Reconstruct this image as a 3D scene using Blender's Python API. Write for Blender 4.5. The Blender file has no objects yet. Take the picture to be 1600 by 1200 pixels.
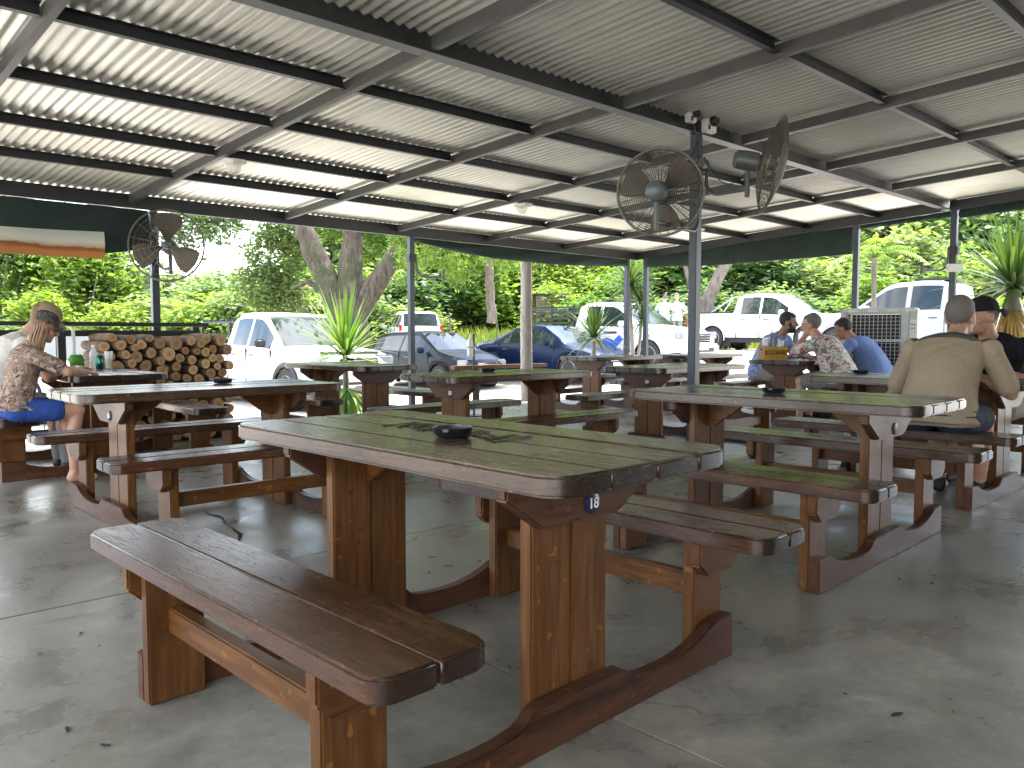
import bpy, bmesh, math, random
import numpy as np
from mathutils import Vector, Matrix, kdtree
R_ = math.radians
random.seed(7); rng = np.random.default_rng(7)
sc = bpy.context.scene
COL = sc.collection

# ------------------------------------------------------------------ camera, sky, sun, exposure
CAM_H, PITCH, YAW, FPX = 1.062, 3.508, 43.505, 1259.34
cam_d = bpy.data.cameras.new('Camera'); cam = bpy.data.objects.new('Camera', cam_d); COL.objects.link(cam)
cam.location = (0, 0, CAM_H)
cam.rotation_euler = (R_(90 - PITCH), 0, R_(-YAW))
cam_d.sensor_width = 36; cam_d.lens = FPX / 1600 * 36; cam_d.clip_start = .05; cam_d.clip_end = 2000
sc.camera = cam

SUN_EL, SUN_AZ = 72, 75          # azimuth: compass-style angle from +Y towards +X, where the sun stands
world = bpy.data.worlds.new('World'); sc.world = world; world.use_nodes = True
nt = world.node_tree; nt.nodes.clear()
wo = nt.nodes.new('ShaderNodeOutputWorld'); bg = nt.nodes.new('ShaderNodeBackground')
sky = nt.nodes.new('ShaderNodeTexSky'); sky.sky_type = 'NISHITA'; sky.sun_disc = False
sky.sun_elevation = R_(SUN_EL); sky.sun_rotation = R_(SUN_AZ); sky.air_density = 1.0; sky.dust_density = 1.5
tcw = nt.nodes.new('ShaderNodeTexCoord'); nz = nt.nodes.new('ShaderNodeTexNoise')
mpw = nt.nodes.new('ShaderNodeMapping'); mpw.inputs['Scale'].default_value = (1, 1, 2.6)
nz.inputs['Scale'].default_value = 2.3; nz.inputs['Detail'].default_value = 9; nz.inputs['Roughness'].default_value = .55
rampw = nt.nodes.new('ShaderNodeValToRGB'); rampw.color_ramp.elements[0].position = .42; rampw.color_ramp.elements[1].position = .60
mixw = nt.nodes.new('ShaderNodeMix'); mixw.data_type = 'RGBA'
mixw.inputs['B'].default_value = (7.0, 7.1, 7.3, 1)
nt.links.new(tcw.outputs['Generated'], mpw.inputs['Vector']); nt.links.new(mpw.outputs['Vector'], nz.inputs['Vector'])
nt.links.new(nz.outputs['Fac'], rampw.inputs['Fac']); nt.links.new(rampw.outputs['Color'], mixw.inputs['Factor'])
nt.links.new(sky.outputs['Color'], mixw.inputs['A']); nt.links.new(mixw.outputs['Result'], bg.inputs['Color'])
nt.links.new(bg.outputs['Background'], wo.inputs['Surface'])
bg.inputs['Strength'].default_value = .15

sun_d = bpy.data.lights.new('Sun', 'SUN'); sun_d.energy = 3.5; sun_d.angle = R_(1.5); sun_d.color = (1, .955, .88)
sun = bpy.data.objects.new('Sun', sun_d); COL.objects.link(sun)
sd = Vector((math.sin(R_(SUN_AZ)) * math.cos(R_(SUN_EL)), math.cos(R_(SUN_AZ)) * math.cos(R_(SUN_EL)), math.sin(R_(SUN_EL))))
sun.rotation_euler = sd.to_track_quat('Z', 'Y').to_euler()
sc.view_settings.view_transform = 'Standard'; sc.view_settings.look = 'None'
sc.view_settings.exposure = 2.65; sc.view_settings.gamma = 1; sc.view_settings.use_curve_mapping = False
sc.render.engine = 'CYCLES'
sc.cycles.use_denoising = True; sc.cycles.max_bounces = 8; sc.cycles.diffuse_bounces = 5; sc.cycles.glossy_bounces = 3
sc.cycles.transparent_max_bounces = 8; sc.cycles.sample_clamp_indirect = 6

# ------------------------------------------------------------------ small maths
_y = R_(YAW); FWD = Vector((math.sin(_y), math.cos(_y), 0)); RGT = Vector((math.cos(_y), -math.sin(_y), 0))
def gz(x, y):
    """height of the yard round the pavilion"""
    t = min(1, max(0, (x - 13) / 8.5)); t = t * t * (3 - 2 * t)
    z = -.30 + .85 * t
    d = x * FWD.x + y * FWD.y
    if d > 30: z += .065 * min(d - 30, 60)
    return z
def V(*a): return Vector(a)

# ------------------------------------------------------------------ objects
def tag(o, label=None, cat=None, group=None, kind=None):
    if label: o['label'] = label
    if cat: o['category'] = cat
    if group: o['group'] = group
    if kind: o['kind'] = kind
    return o
def empty(name, loc=(0, 0, 0), rz=0, label=None, cat=None, group=None):
    o = bpy.data.objects.new(name, None); COL.objects.link(o); o.location = loc; o.rotation_euler = (0, 0, rz)
    o.empty_display_size = .1
    return tag(o, label, cat, group)
def link(name, me, parent=None, loc=None, rot=None):
    o = bpy.data.objects.new(name, me); COL.objects.link(o)
    if parent: o.parent = parent
    if loc is not None: o.location = loc
    if rot is not None: o.rotation_euler = rot
    return o
def copy_tree(o, parent=None):
    c = o.copy(); COL.objects.link(c); c.parent = parent
    for ch in o.children: copy_tree(ch, c)
    return c

class MB:
    def __init__(s): s.v = []; s.f = []; s.m = []; s.mi = 0
    def add(s, vs, fs):
        n = len(s.v); s.v += [tuple(p) for p in vs]; s.f += [tuple(i + n for i in f) for f in fs]; s.m += [s.mi] * len(fs); return s
    def box(s, c, d, M=None):
        x, y, z = (k / 2 for k in d); c = Vector(c)
        vs = [Vector((sx * x, sy * y, sz * z)) for sz in (-1, 1) for sy in (-1, 1) for sx in (-1, 1)]
        vs = [(M @ p if M else p) + c for p in vs]
        return s.add(vs, [(0, 2, 3, 1), (4, 5, 7, 6), (0, 1, 5, 4), (2, 6, 7, 3), (0, 4, 6, 2), (1, 3, 7, 5)])
    def bar(s, a, b, w, h, up=(0, 0, 1)):
        a = Vector(a); b = Vector(b); d = (b - a); L = d.length; d.normalize(); up = Vector(up)
        sx = d.cross(up); sx = sx.normalized() if sx.length > 1e-5 else Vector((1, 0, 0)); uz = sx.cross(d)
        M = Matrix((sx, d, uz)).transposed()
        return s.box((a + b) / 2, (w, L, h), M)
    def prism(s, poly, axis, a, b, M=None):
        """2-D outline extruded along axis ('x','y','z') from a to b"""
        def P(u, v, w):
            return {'x': (w, u, v), 'y': (u, w, v), 'z': (u, v, w)}[axis]
        n = len(poly); vs = [P(u, v, a) for u, v in poly] + [P(u, v, b) for u, v in poly]
        if M: vs = [M @ Vector(p) for p in vs]
        fs = [tuple(range(n - 1, -1, -1)), tuple(range(n, 2 * n))] + [(i, (i + 1) % n, n + (i + 1) % n, n + i) for i in range(n)]
        return s.add(vs, fs)
    def tube(s, pts, r, n=8, cap=True):
        pts = [Vector(p) for p in pts]; rs = r if isinstance(r, (list, tuple)) else [r] * len(pts)
        vs = []; fs = []; t0 = (pts[1] - pts[0]).normalized(); ref = Vector((0, 0, 1)) if abs(t0.z) < .9 else Vector((1, 0, 0))
        nx = t0.cross(ref).normalized()
        for i, p in enumerate(pts):
            t = (pts[min(i + 1, len(pts) - 1)] - pts[max(i - 1, 0)]).normalized()
            nx = (nx - t * nx.dot(t)); nx = nx.normalized() if nx.length > 1e-6 else t.orthogonal().normalized()
            ny = t.cross(nx)
            for k in range(n):
                a = 2 * math.pi * k / n; vs.append(p + (nx * math.cos(a) + ny * math.sin(a)) * rs[i])
        for i in range(len(pts) - 1):
            for k in range(n):
                fs.append((i * n + k, i * n + (k + 1) % n, (i + 1) * n + (k + 1) % n, (i + 1) * n + k))
        if cap: fs += [tuple(range(n - 1, -1, -1)), tuple((len(pts) - 1) * n + k for k in range(n))]
        return s.add(vs, fs)
    def ring(s, c, R, r, axis, n=40, k=5, M=None):
        """torus with centre c round axis"""
        ax = Vector(axis).normalized(); u = ax.orthogonal().normalized(); w = ax.cross(u); c = Vector(c); vs = []; fs = []
        for i in range(n):
            a = 2 * math.pi * i / n; d = u * math.cos(a) + w * math.sin(a)
            for j in range(k):
                b = 2 * math.pi * j / k; vs.append(c + d * (R + r * math.cos(b)) + ax * r * math.sin(b))
        for i in range(n):
            for j in range(k):
                fs.append((i * k + j, ((i + 1) % n) * k + j, ((i + 1) % n) * k + (j + 1) % k, i * k + (j + 1) % k))
        return s.add(vs, fs)
    def lathe(s, prof, n=20, c=(0, 0, 0), axis=(0, 0, 1)):
        """profile (r, h) turned round axis through c"""
        ax = Vector(axis).normalized(); u = ax.orthogonal().normalized(); w = ax.cross(u); c = Vector(c); vs = []; fs = []
        for r, h in prof:
            for i in range(n):
                a = 2 * math.pi * i / n; vs.append(c + ax * h + (u * math.cos(a) + w * math.sin(a)) * r)
        for i in range(len(prof) - 1):
            for k in range(n):
                fs.append((i * n + k, i * n + (k + 1) % n, (i + 1) * n + (k + 1) % n, (i + 1) * n + k))
        fs += [tuple(range(n - 1, -1, -1)), tuple((len(prof) - 1) * n + k for k in range(n))]
        return s.add(vs, fs)
    def mesh(s, name, mats, smooth=None, bevel=0, seg=2):
        me = bpy.data.meshes.new(name); me.from_pydata(s.v, [], s.f)
        mats = mats if isinstance(mats, (list, tuple)) else [mats]
        for m in mats: me.materials.append(m)
        if len(mats) > 1: me.polygons.foreach_set('material_index', s.m)
        if bevel:
            bm = bmesh.new(); bm.from_mesh(me); bmesh.ops.recalc_face_normals(bm, faces=bm.faces)
            es = [e for e in bm.edges if len(e.link_faces) == 2 and e.calc_face_angle(0) > R_(28)]
            bmesh.ops.bevel(bm, geom=es, offset=bevel, segments=seg, affect='EDGES', clamp_overlap=True)
            bm.to_mesh(me); bm.free()
        if smooth is not None:
            me.polygons.foreach_set('use_smooth', [True] * len(me.polygons))
            me.set_sharp_from_angle(angle=R_(smooth))
        me.update(); return me
    def build(s, name, mats, parent=None, loc=None, rot=None, smooth=None, bevel=0, seg=2):
        return link(name, s.mesh(name, mats, smooth, bevel, seg), parent, loc, rot)

# ------------------------------------------------------------------ materials
def new_mat(name):
    m = bpy.data.materials.new(name); m.use_nodes = True; n = m.node_tree; n.nodes.clear()
    o = n.nodes.new('ShaderNodeOutputMaterial'); b = n.nodes.new('ShaderNodeBsdfPrincipled'); n.links.new(b.outputs[0], o.inputs[0])
    return m, n, b, o
def N(n, t, **kw):
    x = n.nodes.new(t)
    for k, v in kw.items():
        if k in x.inputs: x.inputs[k].default_value = v
        else: setattr(x, k, v)
    return x
def ramp(n, stops, src=None, interp='LINEAR'):
    r = n.nodes.new('ShaderNodeValToRGB'); cr = r.color_ramp; cr.interpolation = interp
    while len(cr.elements) > 1: cr.elements.remove(cr.elements[-1])
    cr.elements[0].position = stops[0][0]; cr.elements[0].color = (*stops[0][1], 1)
    for p, c in stops[1:]: e = cr.elements.new(p); e.color = (*c, 1)
    if src: n.links.new(src, r.inputs[0])
    return r
def mixc(n, fac, a, b, blend='MIX'):
    m = n.nodes.new('ShaderNodeMix'); m.data_type = 'RGBA'; m.blend_type = blend
    for key, v in (('Factor', fac), ('A', a), ('B', b)):
        if isinstance(v, (int, float)): m.inputs[key].default_value = v
        elif isinstance(v, tuple): m.inputs[key].default_value = (*v, 1) if len(v) == 3 else v
        else: n.links.new(v, m.inputs[key])
    return m.outputs['Result']
def math_(n, op, a, b=0.0):
    m = n.nodes.new('ShaderNodeMath'); m.operation = op
    for i, v in enumerate((a, b)):
        if isinstance(v, (int, float)): m.inputs[i].default_value = v
        else: n.links.new(v, m.inputs[i])
    return m.outputs[0]
def bump(n, b, h, strength=.3, dist=.01):
    x = N(n, 'ShaderNodeBump', Strength=strength, Distance=dist); n.links.new(h, x.inputs['Height']); n.links.new(x.outputs[0], b.inputs['Normal']); return x
def coords(n, scale=(1, 1, 1), kind='Object', rnd=0):
    tc = n.nodes.new('ShaderNodeTexCoord'); mp = n.nodes.new('ShaderNodeMapping'); mp.inputs['Scale'].default_value = scale
    if rnd:
        oi = n.nodes.new('ShaderNodeObjectInfo'); vm = n.nodes.new('ShaderNodeVectorMath'); vm.operation = 'ADD'
        sc_ = math_(n, 'MULTIPLY', oi.outputs['Random'], rnd); cx = n.nodes.new('ShaderNodeCombineXYZ')
        for i in range(3): n.links.new(sc_, cx.inputs[i])
        n.links.new(tc.outputs[kind], vm.inputs[0]); n.links.new(cx.outputs[0], vm.inputs[1]); n.links.new(vm.outputs[0], mp.inputs['Vector'])
    else: n.links.new(tc.outputs[kind], mp.inputs['Vector'])
    return mp.outputs[0]
def noise(n, vec, scale, detail=5, rough=.55, dist=0):
    x = N(n, 'ShaderNodeTexNoise', Scale=scale, Detail=detail, Roughness=rough, Distortion=dist); n.links.new(vec, x.inputs['Vector']); return x.outputs['Fac']

def plain(name, col, rough=.5, metal=0, spec=.5, var=.12, bmp=0, scale=12, coat=0):
    m, n, b, o = new_mat(name); v = coords(n, rnd=9); f = noise(n, v, scale, 4)
    r = ramp(n, [(.25, tuple(c * (1 - var) for c in col)), (.75, tuple(min(1, c * (1 + var)) for c in col))], f)
    n.links.new(r.outputs[0], b.inputs['Base Color']); b.inputs['Roughness'].default_value = rough
    b.inputs['Metallic'].default_value = metal; b.inputs['Specular IOR Level'].default_value = spec
    if coat: b.inputs['Coat Weight'].default_value = coat; b.inputs['Coat Roughness'].default_value = .06
    if bmp: bump(n, b, noise(n, v, scale * 6, 4), bmp, .004)
    return m

def wood(name, axis, dark, mid, light, wear, wear_amt=.5, rough=(.28, .5), spec=.5):
    m, n, b, o = new_mat(name)
    s = {'x': (1.3, 16, 16), 'y': (16, 1.3, 16), 'z': (16, 16, 1.3)}[axis]
    v = coords(n, s, rnd=13); v1 = coords(n, (1, 1, 1), rnd=13)
    g = noise(n, v, 2.2, 4, .62, .8); fine = noise(n, v, 9, 2, .6)
    big = noise(n, v1, 3.2, 3, .6); spots = noise(n, v1, 26, 1, .6)
    c = ramp(n, [(.33, dark), (.5, mid), (.68, light)], mixc(n, .3, g, fine)).outputs[0]
    oi = n.nodes.new('ShaderNodeObjectInfo')
    tint = ramp(n, [(0, (.72, .70, .70)), (.5, (1, 1, 1)), (1, (1.22, 1.12, 1.02))], oi.outputs['Random']).outputs[0]
    c = mixc(n, 1.0, c, tint, 'MULTIPLY')
    w = ramp(n, [(.40, (0, 0, 0)), (.68, (1, 1, 1))], mixc(n, .35, big, g)).outputs[0]
    if axis == 'y' and wear_amt > .3:      # weathering sits on the upper faces only
        tz = n.nodes.new('ShaderNodeTexCoord'); sz = n.nodes.new('ShaderNodeSeparateXYZ'); n.links.new(tz.outputs['Normal'], sz.inputs[0])
        upf = ramp(n, [(.3, (.25, .25, .25)), (.85, (1, 1, 1))], sz.outputs['Z']).outputs[0]
        w = mixc(n, 1, w, upf, 'MULTIPLY')
    c = mixc(n, math_(n, 'MULTIPLY', w, wear_amt), c, wear)
    sp = ramp(n, [(.24, (1, 1, 1)), (.31, (0, 0, 0))], spots).outputs[0]
    c = mixc(n, math_(n, 'MULTIPLY', sp, .6), c, tuple(k * .35 for k in dark))
    fk = ramp(n, [(.70, (0, 0, 0)), (.75, (1, 1, 1))], spots).outputs[0]          # pale dings and filled screw holes
    c = mixc(n, math_(n, 'MULTIPLY', fk, .55), c, tuple(min(1, k * 2.2) for k in light))
    # rubbed lighter rims
    geo = n.nodes.new('ShaderNodeNewGeometry')
    pt = ramp(n, [(.53, (0, 0, 0)), (.60, (1, 1, 1))], geo.outputs['Pointiness']).outputs[0]
    c = mixc(n, math_(n, 'MULTIPLY', pt, .22), c, tuple(min(1, k * 1.6) for k in light))
    if axis == 'y' and wear_amt > .3:      # end grain drinks the stain and goes almost black
        tn = n.nodes.new('ShaderNodeTexCoord'); sx = n.nodes.new('ShaderNodeSeparateXYZ'); n.links.new(tn.outputs['Normal'], sx.inputs[0])
        e = ramp(n, [(.35, (0, 0, 0)), (.8, (1, 1, 1))], math_(n, 'ABSOLUTE', sx.outputs['Y'])).outputs[0]
        c = mixc(n, math_(n, 'MULTIPLY', e, .8), c, tuple(k * .45 for k in dark))
    n.links.new(c, b.inputs['Base Color'])
    rr = ramp(n, [(.3, (rough[0],) * 3), (.7, (rough[1],) * 3)], mixc(n, .5, big, fine)).outputs[0]
    n.links.new(rr, b.inputs['Roughness']); b.inputs['Specular IOR Level'].default_value = spec
    bump(n, b, fine, .10, .002)
    return m

M = {}
DK, MD, LT = (.015, .0055, .002), (.056, .021, .0065), (.135, .056, .014)
for ax in 'xyz':
    M['leg_' + ax] = wood('varnished_wood_' + ax, ax, DK, MD, LT, (.15, .078, .034), .30, spec=.28)
M['foot'] = wood('dark_foot_wood', 'x', (.020, .008, .005), (.050, .019, .010), (.085, .034, .016), (.11, .06, .032), .22, spec=.3)
M['top'] = wood('weathered_table_wood', 'y', (.011, .006, .0035), (.032, .017, .009), (.070, .038, .019), (.105, .074, .044), .48, (.13, .36), .65)
M['seat'] = wood('bench_wood', 'y', (.014, .006, .003), (.038, .015, .007), (.078, .034, .015), (.11, .07, .044), .36, (.14, .36), .6)
M['steel_dark'] = plain('painted_steel_dark', (.020, .024, .027), .42, 0, .5, .25)
M['steel_rafter'] = plain('painted_steel_grey', (.062, .061, .058), .45, 0, .5, .25, scale=5)
M['steel_beam'] = plain('painted_steel_beam', (.018, .021, .023), .42, 0, .5, .25, scale=4)
M['steel_post'] = plain('painted_steel_post', (.034, .045, .060), .38, 0, .5, .2, scale=6)
M['black'] = plain('black_paint', (.012, .012, .013), .45)
M['blackplastic'] = plain('black_plastic', (.02, .02, .02), .5)
M['canvas'] = plain('dark_green_canvas', (.020, .034, .030), .8, 0, .3, .3, .5, 3)
M['white_plastic'] = plain('white_plastic', (.70, .69, .65), .45)
M['grey_plastic'] = plain('light_grey_plastic', (.50, .52, .50), .5)
M['ash'] = plain('ashtray_metal', (.06, .065, .075), .28, .85)
M['fan_grey'] = plain('fan_motor_grey', (.10, .115, .115), .4, .2)
M['fan_cage'] = plain('fan_wire', (.11, .10, .08), .5, .3)
M['fan_blade'] = plain('fan_blade_metal', (.10, .085, .065), .5, .5)
M['badge_blue'] = plain('enamel_blue', (.012, .022, .09), .25)
M['badge_black'] = plain('enamel_black', (.02, .02, .025), .3)
M['badge_white'] = plain('enamel_white', (.8, .8, .8), .4)
M['red'] = plain('red_badge', (.5, .03, .02), .35)
M['burnt'] = plain('burnt_lines_gap_shade', (.012, .009, .007), .55)  # also paints the shade in the plank gaps
M['rubber'] = plain('tyre_rubber', (.018, .018, .019), .8, bmp=.3, scale=30)
M['alloy'] = plain('wheel_alloy', (.42, .43, .45), .3, .8)
M['chrome'] = plain('chrome', (.7, .7, .72), .12, 1)

def glass_dark(name, col=(.02, .03, .03)):
    m, n, b, o = new_mat(name); v = coords(n, rnd=5)
    r = ramp(n, [(.35, tuple(c * .5 for c in col)), (.7, col)], noise(n, v, 2.5, 3))
    n.links.new(r.outputs[0], b.inputs['Base Color']); b.inputs['Roughness'].default_value = .04; b.inputs['Specular IOR Level'].default_value = .55
    return m
M['car_glass'] = glass_dark('car_glass')
def clear_glass(name, col=(.95, .97, .97), rough=.05):
    m, n, b, o = new_mat(name); b.inputs['Base Color'].default_value = (*col, 1); b.inputs['Roughness'].default_value = rough
    tr = n.nodes.new('ShaderNodeBsdfTransparent'); tr.inputs[0].default_value = (*col, 1); mx = n.nodes.new('ShaderNodeMixShader')
    b.inputs['Metallic'].default_value = 0; mx.inputs[0].default_value = .38
    n.links.new(tr.outputs[0], mx.inputs[1]); n.links.new(b.outputs[0], mx.inputs[2]); n.links.new(mx.outputs[0], o.inputs[0])
    return m
M['clear'] = clear_glass('clear_plastic')
def paint(name, col, flake=0):
    m = plain(name, col, .30, flake, .2 if max(col) < .3 else .4, .05, scale=2, coat=.05 if max(col) < .3 else .6); return m
M['car_white'] = paint('car_paint_white', (.54, .55, .56)); M['car_silver'] = paint('car_paint_silver', (.27, .28, .32))
M['car_navy'] = paint('car_paint_navy', (.004, .006, .012)); M['car_blue'] = paint('car_paint_blue', (.003, .008, .032))
M['headlight'] = plain('headlight_lens', (.24, .25, .27), .08, .2, .6); M['taillight'] = plain('taillight_lens', (.45, .02, .02), .15)

def concrete():
    m, n, b, o = new_mat('worn_concrete'); v = coords(n, kind='Object'); 
    geo = n.nodes.new('ShaderNodeNewGeometry'); v = geo.outputs['Position']
    big = noise(n, v, .55, 4, .6, .5); mid = noise(n, v, 2.6, 5, .68, .3); fine = noise(n, v, 22, 3, .7)
    c = ramp(n, [(.33, (.105, .100, .084)), (.5, (.215, .205, .175)), (.67, (.36, .34, .292))], mixc(n, .55, big, mid)).outputs[0]
    c = mixc(n, .35, c, ramp(n, [(.3, (.5, .5, .49)), (.7, (1.25, 1.25, 1.22))], fine).outputs[0], 'MULTIPLY')
    st = N(n, 'ShaderNodeTexNoise', Scale=7.5, Detail=2, Roughness=.5); n.links.new(v, st.inputs['Vector'])
    spots = ramp(n, [(.20, (1, 1, 1)), (.30, (0, 0, 0))], st.outputs['Fac']).outputs[0]
    c = mixc(n, math_(n, 'MULTIPLY', spots, .25), c, (.04, .038, .034))
    # hairline cracks
    vo = N(n, 'ShaderNodeTexVoronoi', Scale=.42); vo.feature = 'DISTANCE_TO_EDGE'
    wv = n.nodes.new('ShaderNodeVectorMath'); wv.operation = 'ADD'
    nn = N(n, 'ShaderNodeTexNoise', Scale=3.0, Detail=4); n.links.new(v, nn.inputs['Vector'])
    vm = n.nodes.new('ShaderNodeVectorMath'); vm.operation = 'SCALE'; vm.inputs['Scale'].default_value = .35; n.links.new(nn.outputs['Color'], vm.inputs[0])
    n.links.new(v, wv.inputs[0]); n.links.new(vm.outputs[0], wv.inputs[1]); n.links.new(wv.outputs[0], vo.inputs['Vector'])
    cr = ramp(n, [(.0, (1, 1, 1)), (.0035, (0, 0, 0))], vo.outputs['Distance']).outputs[0]
    keep = ramp(n, [(.52, (0, 0, 0)), (.6, (1, 1, 1))], big).outputs[0]
    crk = math_(n, 'MULTIPLY', cr, keep); c = mixc(n, math_(n, 'MULTIPLY', crk, .8), c, (.035, .033, .03))
    n.links.new(c, b.inputs['Base Color'])
    rr = ramp(n, [(.32, (.20,) * 3), (.68, (.48,) * 3)], mid).outputs[0]; n.links.new(rr, b.inputs['Roughness'])
    b.inputs['Specular IOR Level'].default_value = .5
    bump(n, b, mixc(n, .3, mid, fine), .18, .006)
    return m
M['concrete'] = concrete()
def gravel():
    m, n, b, o = new_mat('gravel_yard'); geo = n.nodes.new('ShaderNodeNewGeometry'); v = geo.outputs['Position']
    vo = N(n, 'ShaderNodeTexVoronoi', Scale=26); n.links.new(v, vo.inputs['Vector'])
    big = noise(n, v, .35, 5, .6); mid = noise(n, v, 3, 5, .6)
    c = ramp(n, [(.0, (.27, .25, .225)), (.5, (.44, .415, .38)), (1, (.56, .535, .49))], vo.outputs['Color']).outputs[0]
    c = mixc(n, .6, c, ramp(n, [(.3, (.72, .70, .66)), (.7, (1.12, 1.1, 1.06))], mid).outputs[0], 'MULTIPLY')
    gr = ramp(n, [(.58, (0, 0, 0)), (.68, (1, 1, 1))], big).outputs[0]
    c = mixc(n, math_(n, 'MULTIPLY', gr, .55), c, (.16, .17, .06))
    n.links.new(c, b.inputs['Base Color']); b.inputs['Roughness'].default_value = .9
    bump(n, b, vo.outputs['Distance'], .5, .02); return m
M['gravel'] = gravel()
def turf(name, a, c_, scale=3):
    m, n, b, o = new_mat(name); geo = n.nodes.new('ShaderNodeNewGeometry'); v = geo.outputs['Position']
    c = ramp(n, [(.3, a), (.7, c_)], mixc(n, .5, noise(n, v, scale * .2, 4), noise(n, v, scale * 4, 4))).outputs[0]
    n.links.new(c, b.inputs['Base Color']); b.inputs['Roughness'].default_value = .9; bump(n, b, noise(n, v, 30, 4), .8, .03); return m
M['grass_ground'] = turf('bank_grass', (.06, .10, .02), (.17, .19, .05))
def leafmat(name, cols, trans=.45, rough=.55):
    m, n, b, o = new_mat(name); geo = n.nodes.new('ShaderNodeNewGeometry'); v = coords(n, rnd=7)
    f = mixc(n, .5, geo.outputs['Random Per Island'], noise(n, v, .9, 3))
    oi = n.nodes.new('ShaderNodeObjectInfo')
    c = ramp(n, [(.2 + .6 * i / (len(cols) - 1), k) for i, k in enumerate(cols)], f).outputs[0]
    tint = ramp(n, [(0, (.70, .82, .75)), (.5, (1, 1, 1)), (1, (1.28, 1.12, .82))], oi.outputs['Random']).outputs[0]
    c = mixc(n, 1, c, tint, 'MULTIPLY')
    n.links.new(c, b.inputs['Base Color']); b.inputs['Roughness'].default_value = rough; b.inputs['Specular IOR Level'].default_value = .3
    t = n.nodes.new('ShaderNodeBsdfTranslucent'); c2 = mixc(n, 1, c, (1.25, 1.35, .55), 'MULTIPLY'); n.links.new(c2, t.inputs[0])
    mx = n.nodes.new('ShaderNodeMixShader'); mx.inputs[0].default_value = trans
    n.links.new(b.outputs[0], mx.inputs[1]); n.links.new(t.outputs[0], mx.inputs[2]); n.links.new(mx.outputs[0], o.inputs[0]); return m
M['leaf_bush'] = leafmat('bush_leaves', [(.065, .11, .05), (.125, .19, .085), (.19, .26, .125), (.25, .295, .175)])  # greens paled and greyed: haze painted into the leaf colour
M['leaf_dark'] = leafmat('dark_leaves', [(.055, .10, .042), (.11, .165, .068), (.165, .225, .10)], .4)  # paled the same way, in place of real haze
M['leaf_lime'] = leafmat('lime_leaves', [(.08, .145, .03), (.15, .235, .05), (.23, .30, .085)], .5)
M['leaf_yucca'] = leafmat('yucca_leaves', [(.07, .14, .03), (.13, .23, .05), (.22, .30, .08)], .35, .4)
M['leaf_drac'] = leafmat('dracaena_leaves', [(.03, .065, .025), (.06, .11, .035), (.10, .15, .05)], .3, .4)
M['leaf_dead'] = leafmat('dead_leaves', [(.16, .10, .04), (.28, .19, .08), (.36, .27, .13)], .3)
M['grass_blade'] = leafmat('grass_blades', [(.08, .13, .025), (.15, .20, .045), (.24, .25, .08)], .4)
def bark(name, a, c_, moss=None, rings=0):
    m, n, b, o = new_mat(name); v = coords(n, (3.2, 3.2, .7), rnd=4); v1 = coords(n, rnd=4)
    f = noise(n, v, 3, 7, .65, .8); c = ramp(n, [(.3, a), (.68, c_)], f).outputs[0]
    h = f
    if moss: c = mixc(n, ramp(n, [(.52, (0, 0, 0)), (.62, (1, 1, 1))], noise(n, v1, 1.1, 5)).outputs[0], c, moss)
    n.links.new(c, b.inputs['Base Color']); b.inputs['Roughness'].default_value = .85; bump(n, b, h, .9, .05); return m
M['bark'] = bark('tree_bark', (.010, .008, .006), (.125, .10, .072), (.035, .048, .013))
M['bark_grey'] = bark('grey_bark', (.07, .058, .045), (.21, .18, .145))
M['palm_bark'] = bark('palm_bark', (.19, .17, .145), (.38, .35, .31))
M['log_end'] = None

# ------------------------------------------------------------------ the yard
def make_ground():
    xs = np.concatenate([np.linspace(-260, -20, 13), np.linspace(-18, 60, 66), np.linspace(66, 320, 13)])
    ys = np.concatenate([np.linspace(-260, -20, 13), np.linspace(-18, 60, 66), np.linspace(66, 320, 13)])
    vs = [(x, y, gz(x, y)) for y in ys for x in xs]; nx = len(xs)
    fs = [(j * nx + i, j * nx + i + 1, (j + 1) * nx + i + 1, (j + 1) * nx + i) for j in range(len(ys) - 1) for i in range(nx - 1)]
    mb = MB()
    mb.v = vs; mb.f = fs
    mb.m = [0 if (vs[f[0]][0] * FWD.x + vs[f[0]][1] * FWD.y) < 29 else 1 for f in fs]
    o = mb.build('ground', [M['gravel'], M['grass_ground']], smooth=60); tag(o, kind='structure')
make_ground()

# ------------------------------------------------------------------ concrete floor, cast in panels with open joints
fl = MB().box((4.85, 2.35, -.236), (13.9, 13.9, .40)).build('concrete_floor', plain('joint_dirt', (.035, .033, .03), .9)); tag(fl, kind='structure')
JX = [-2.1, 1.70, 5.20, 8.70, 11.8]; JY = [-4.6, -.04, 3.46, 6.96, 9.3]
for i in range(4):
    for j in range(4):
        x0, x1, y0, y1 = JX[i] + .005, JX[i + 1] - .005, JY[j] + .005, JY[j + 1] - .005
        dz = random.uniform(-.0015, .0015)
        MB().box(((x0 + x1) / 2, (y0 + y1) / 2, -.02 + dz), (x1 - x0, y1 - y0, .04)).build('floor_panel', M['concrete'], fl)

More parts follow.
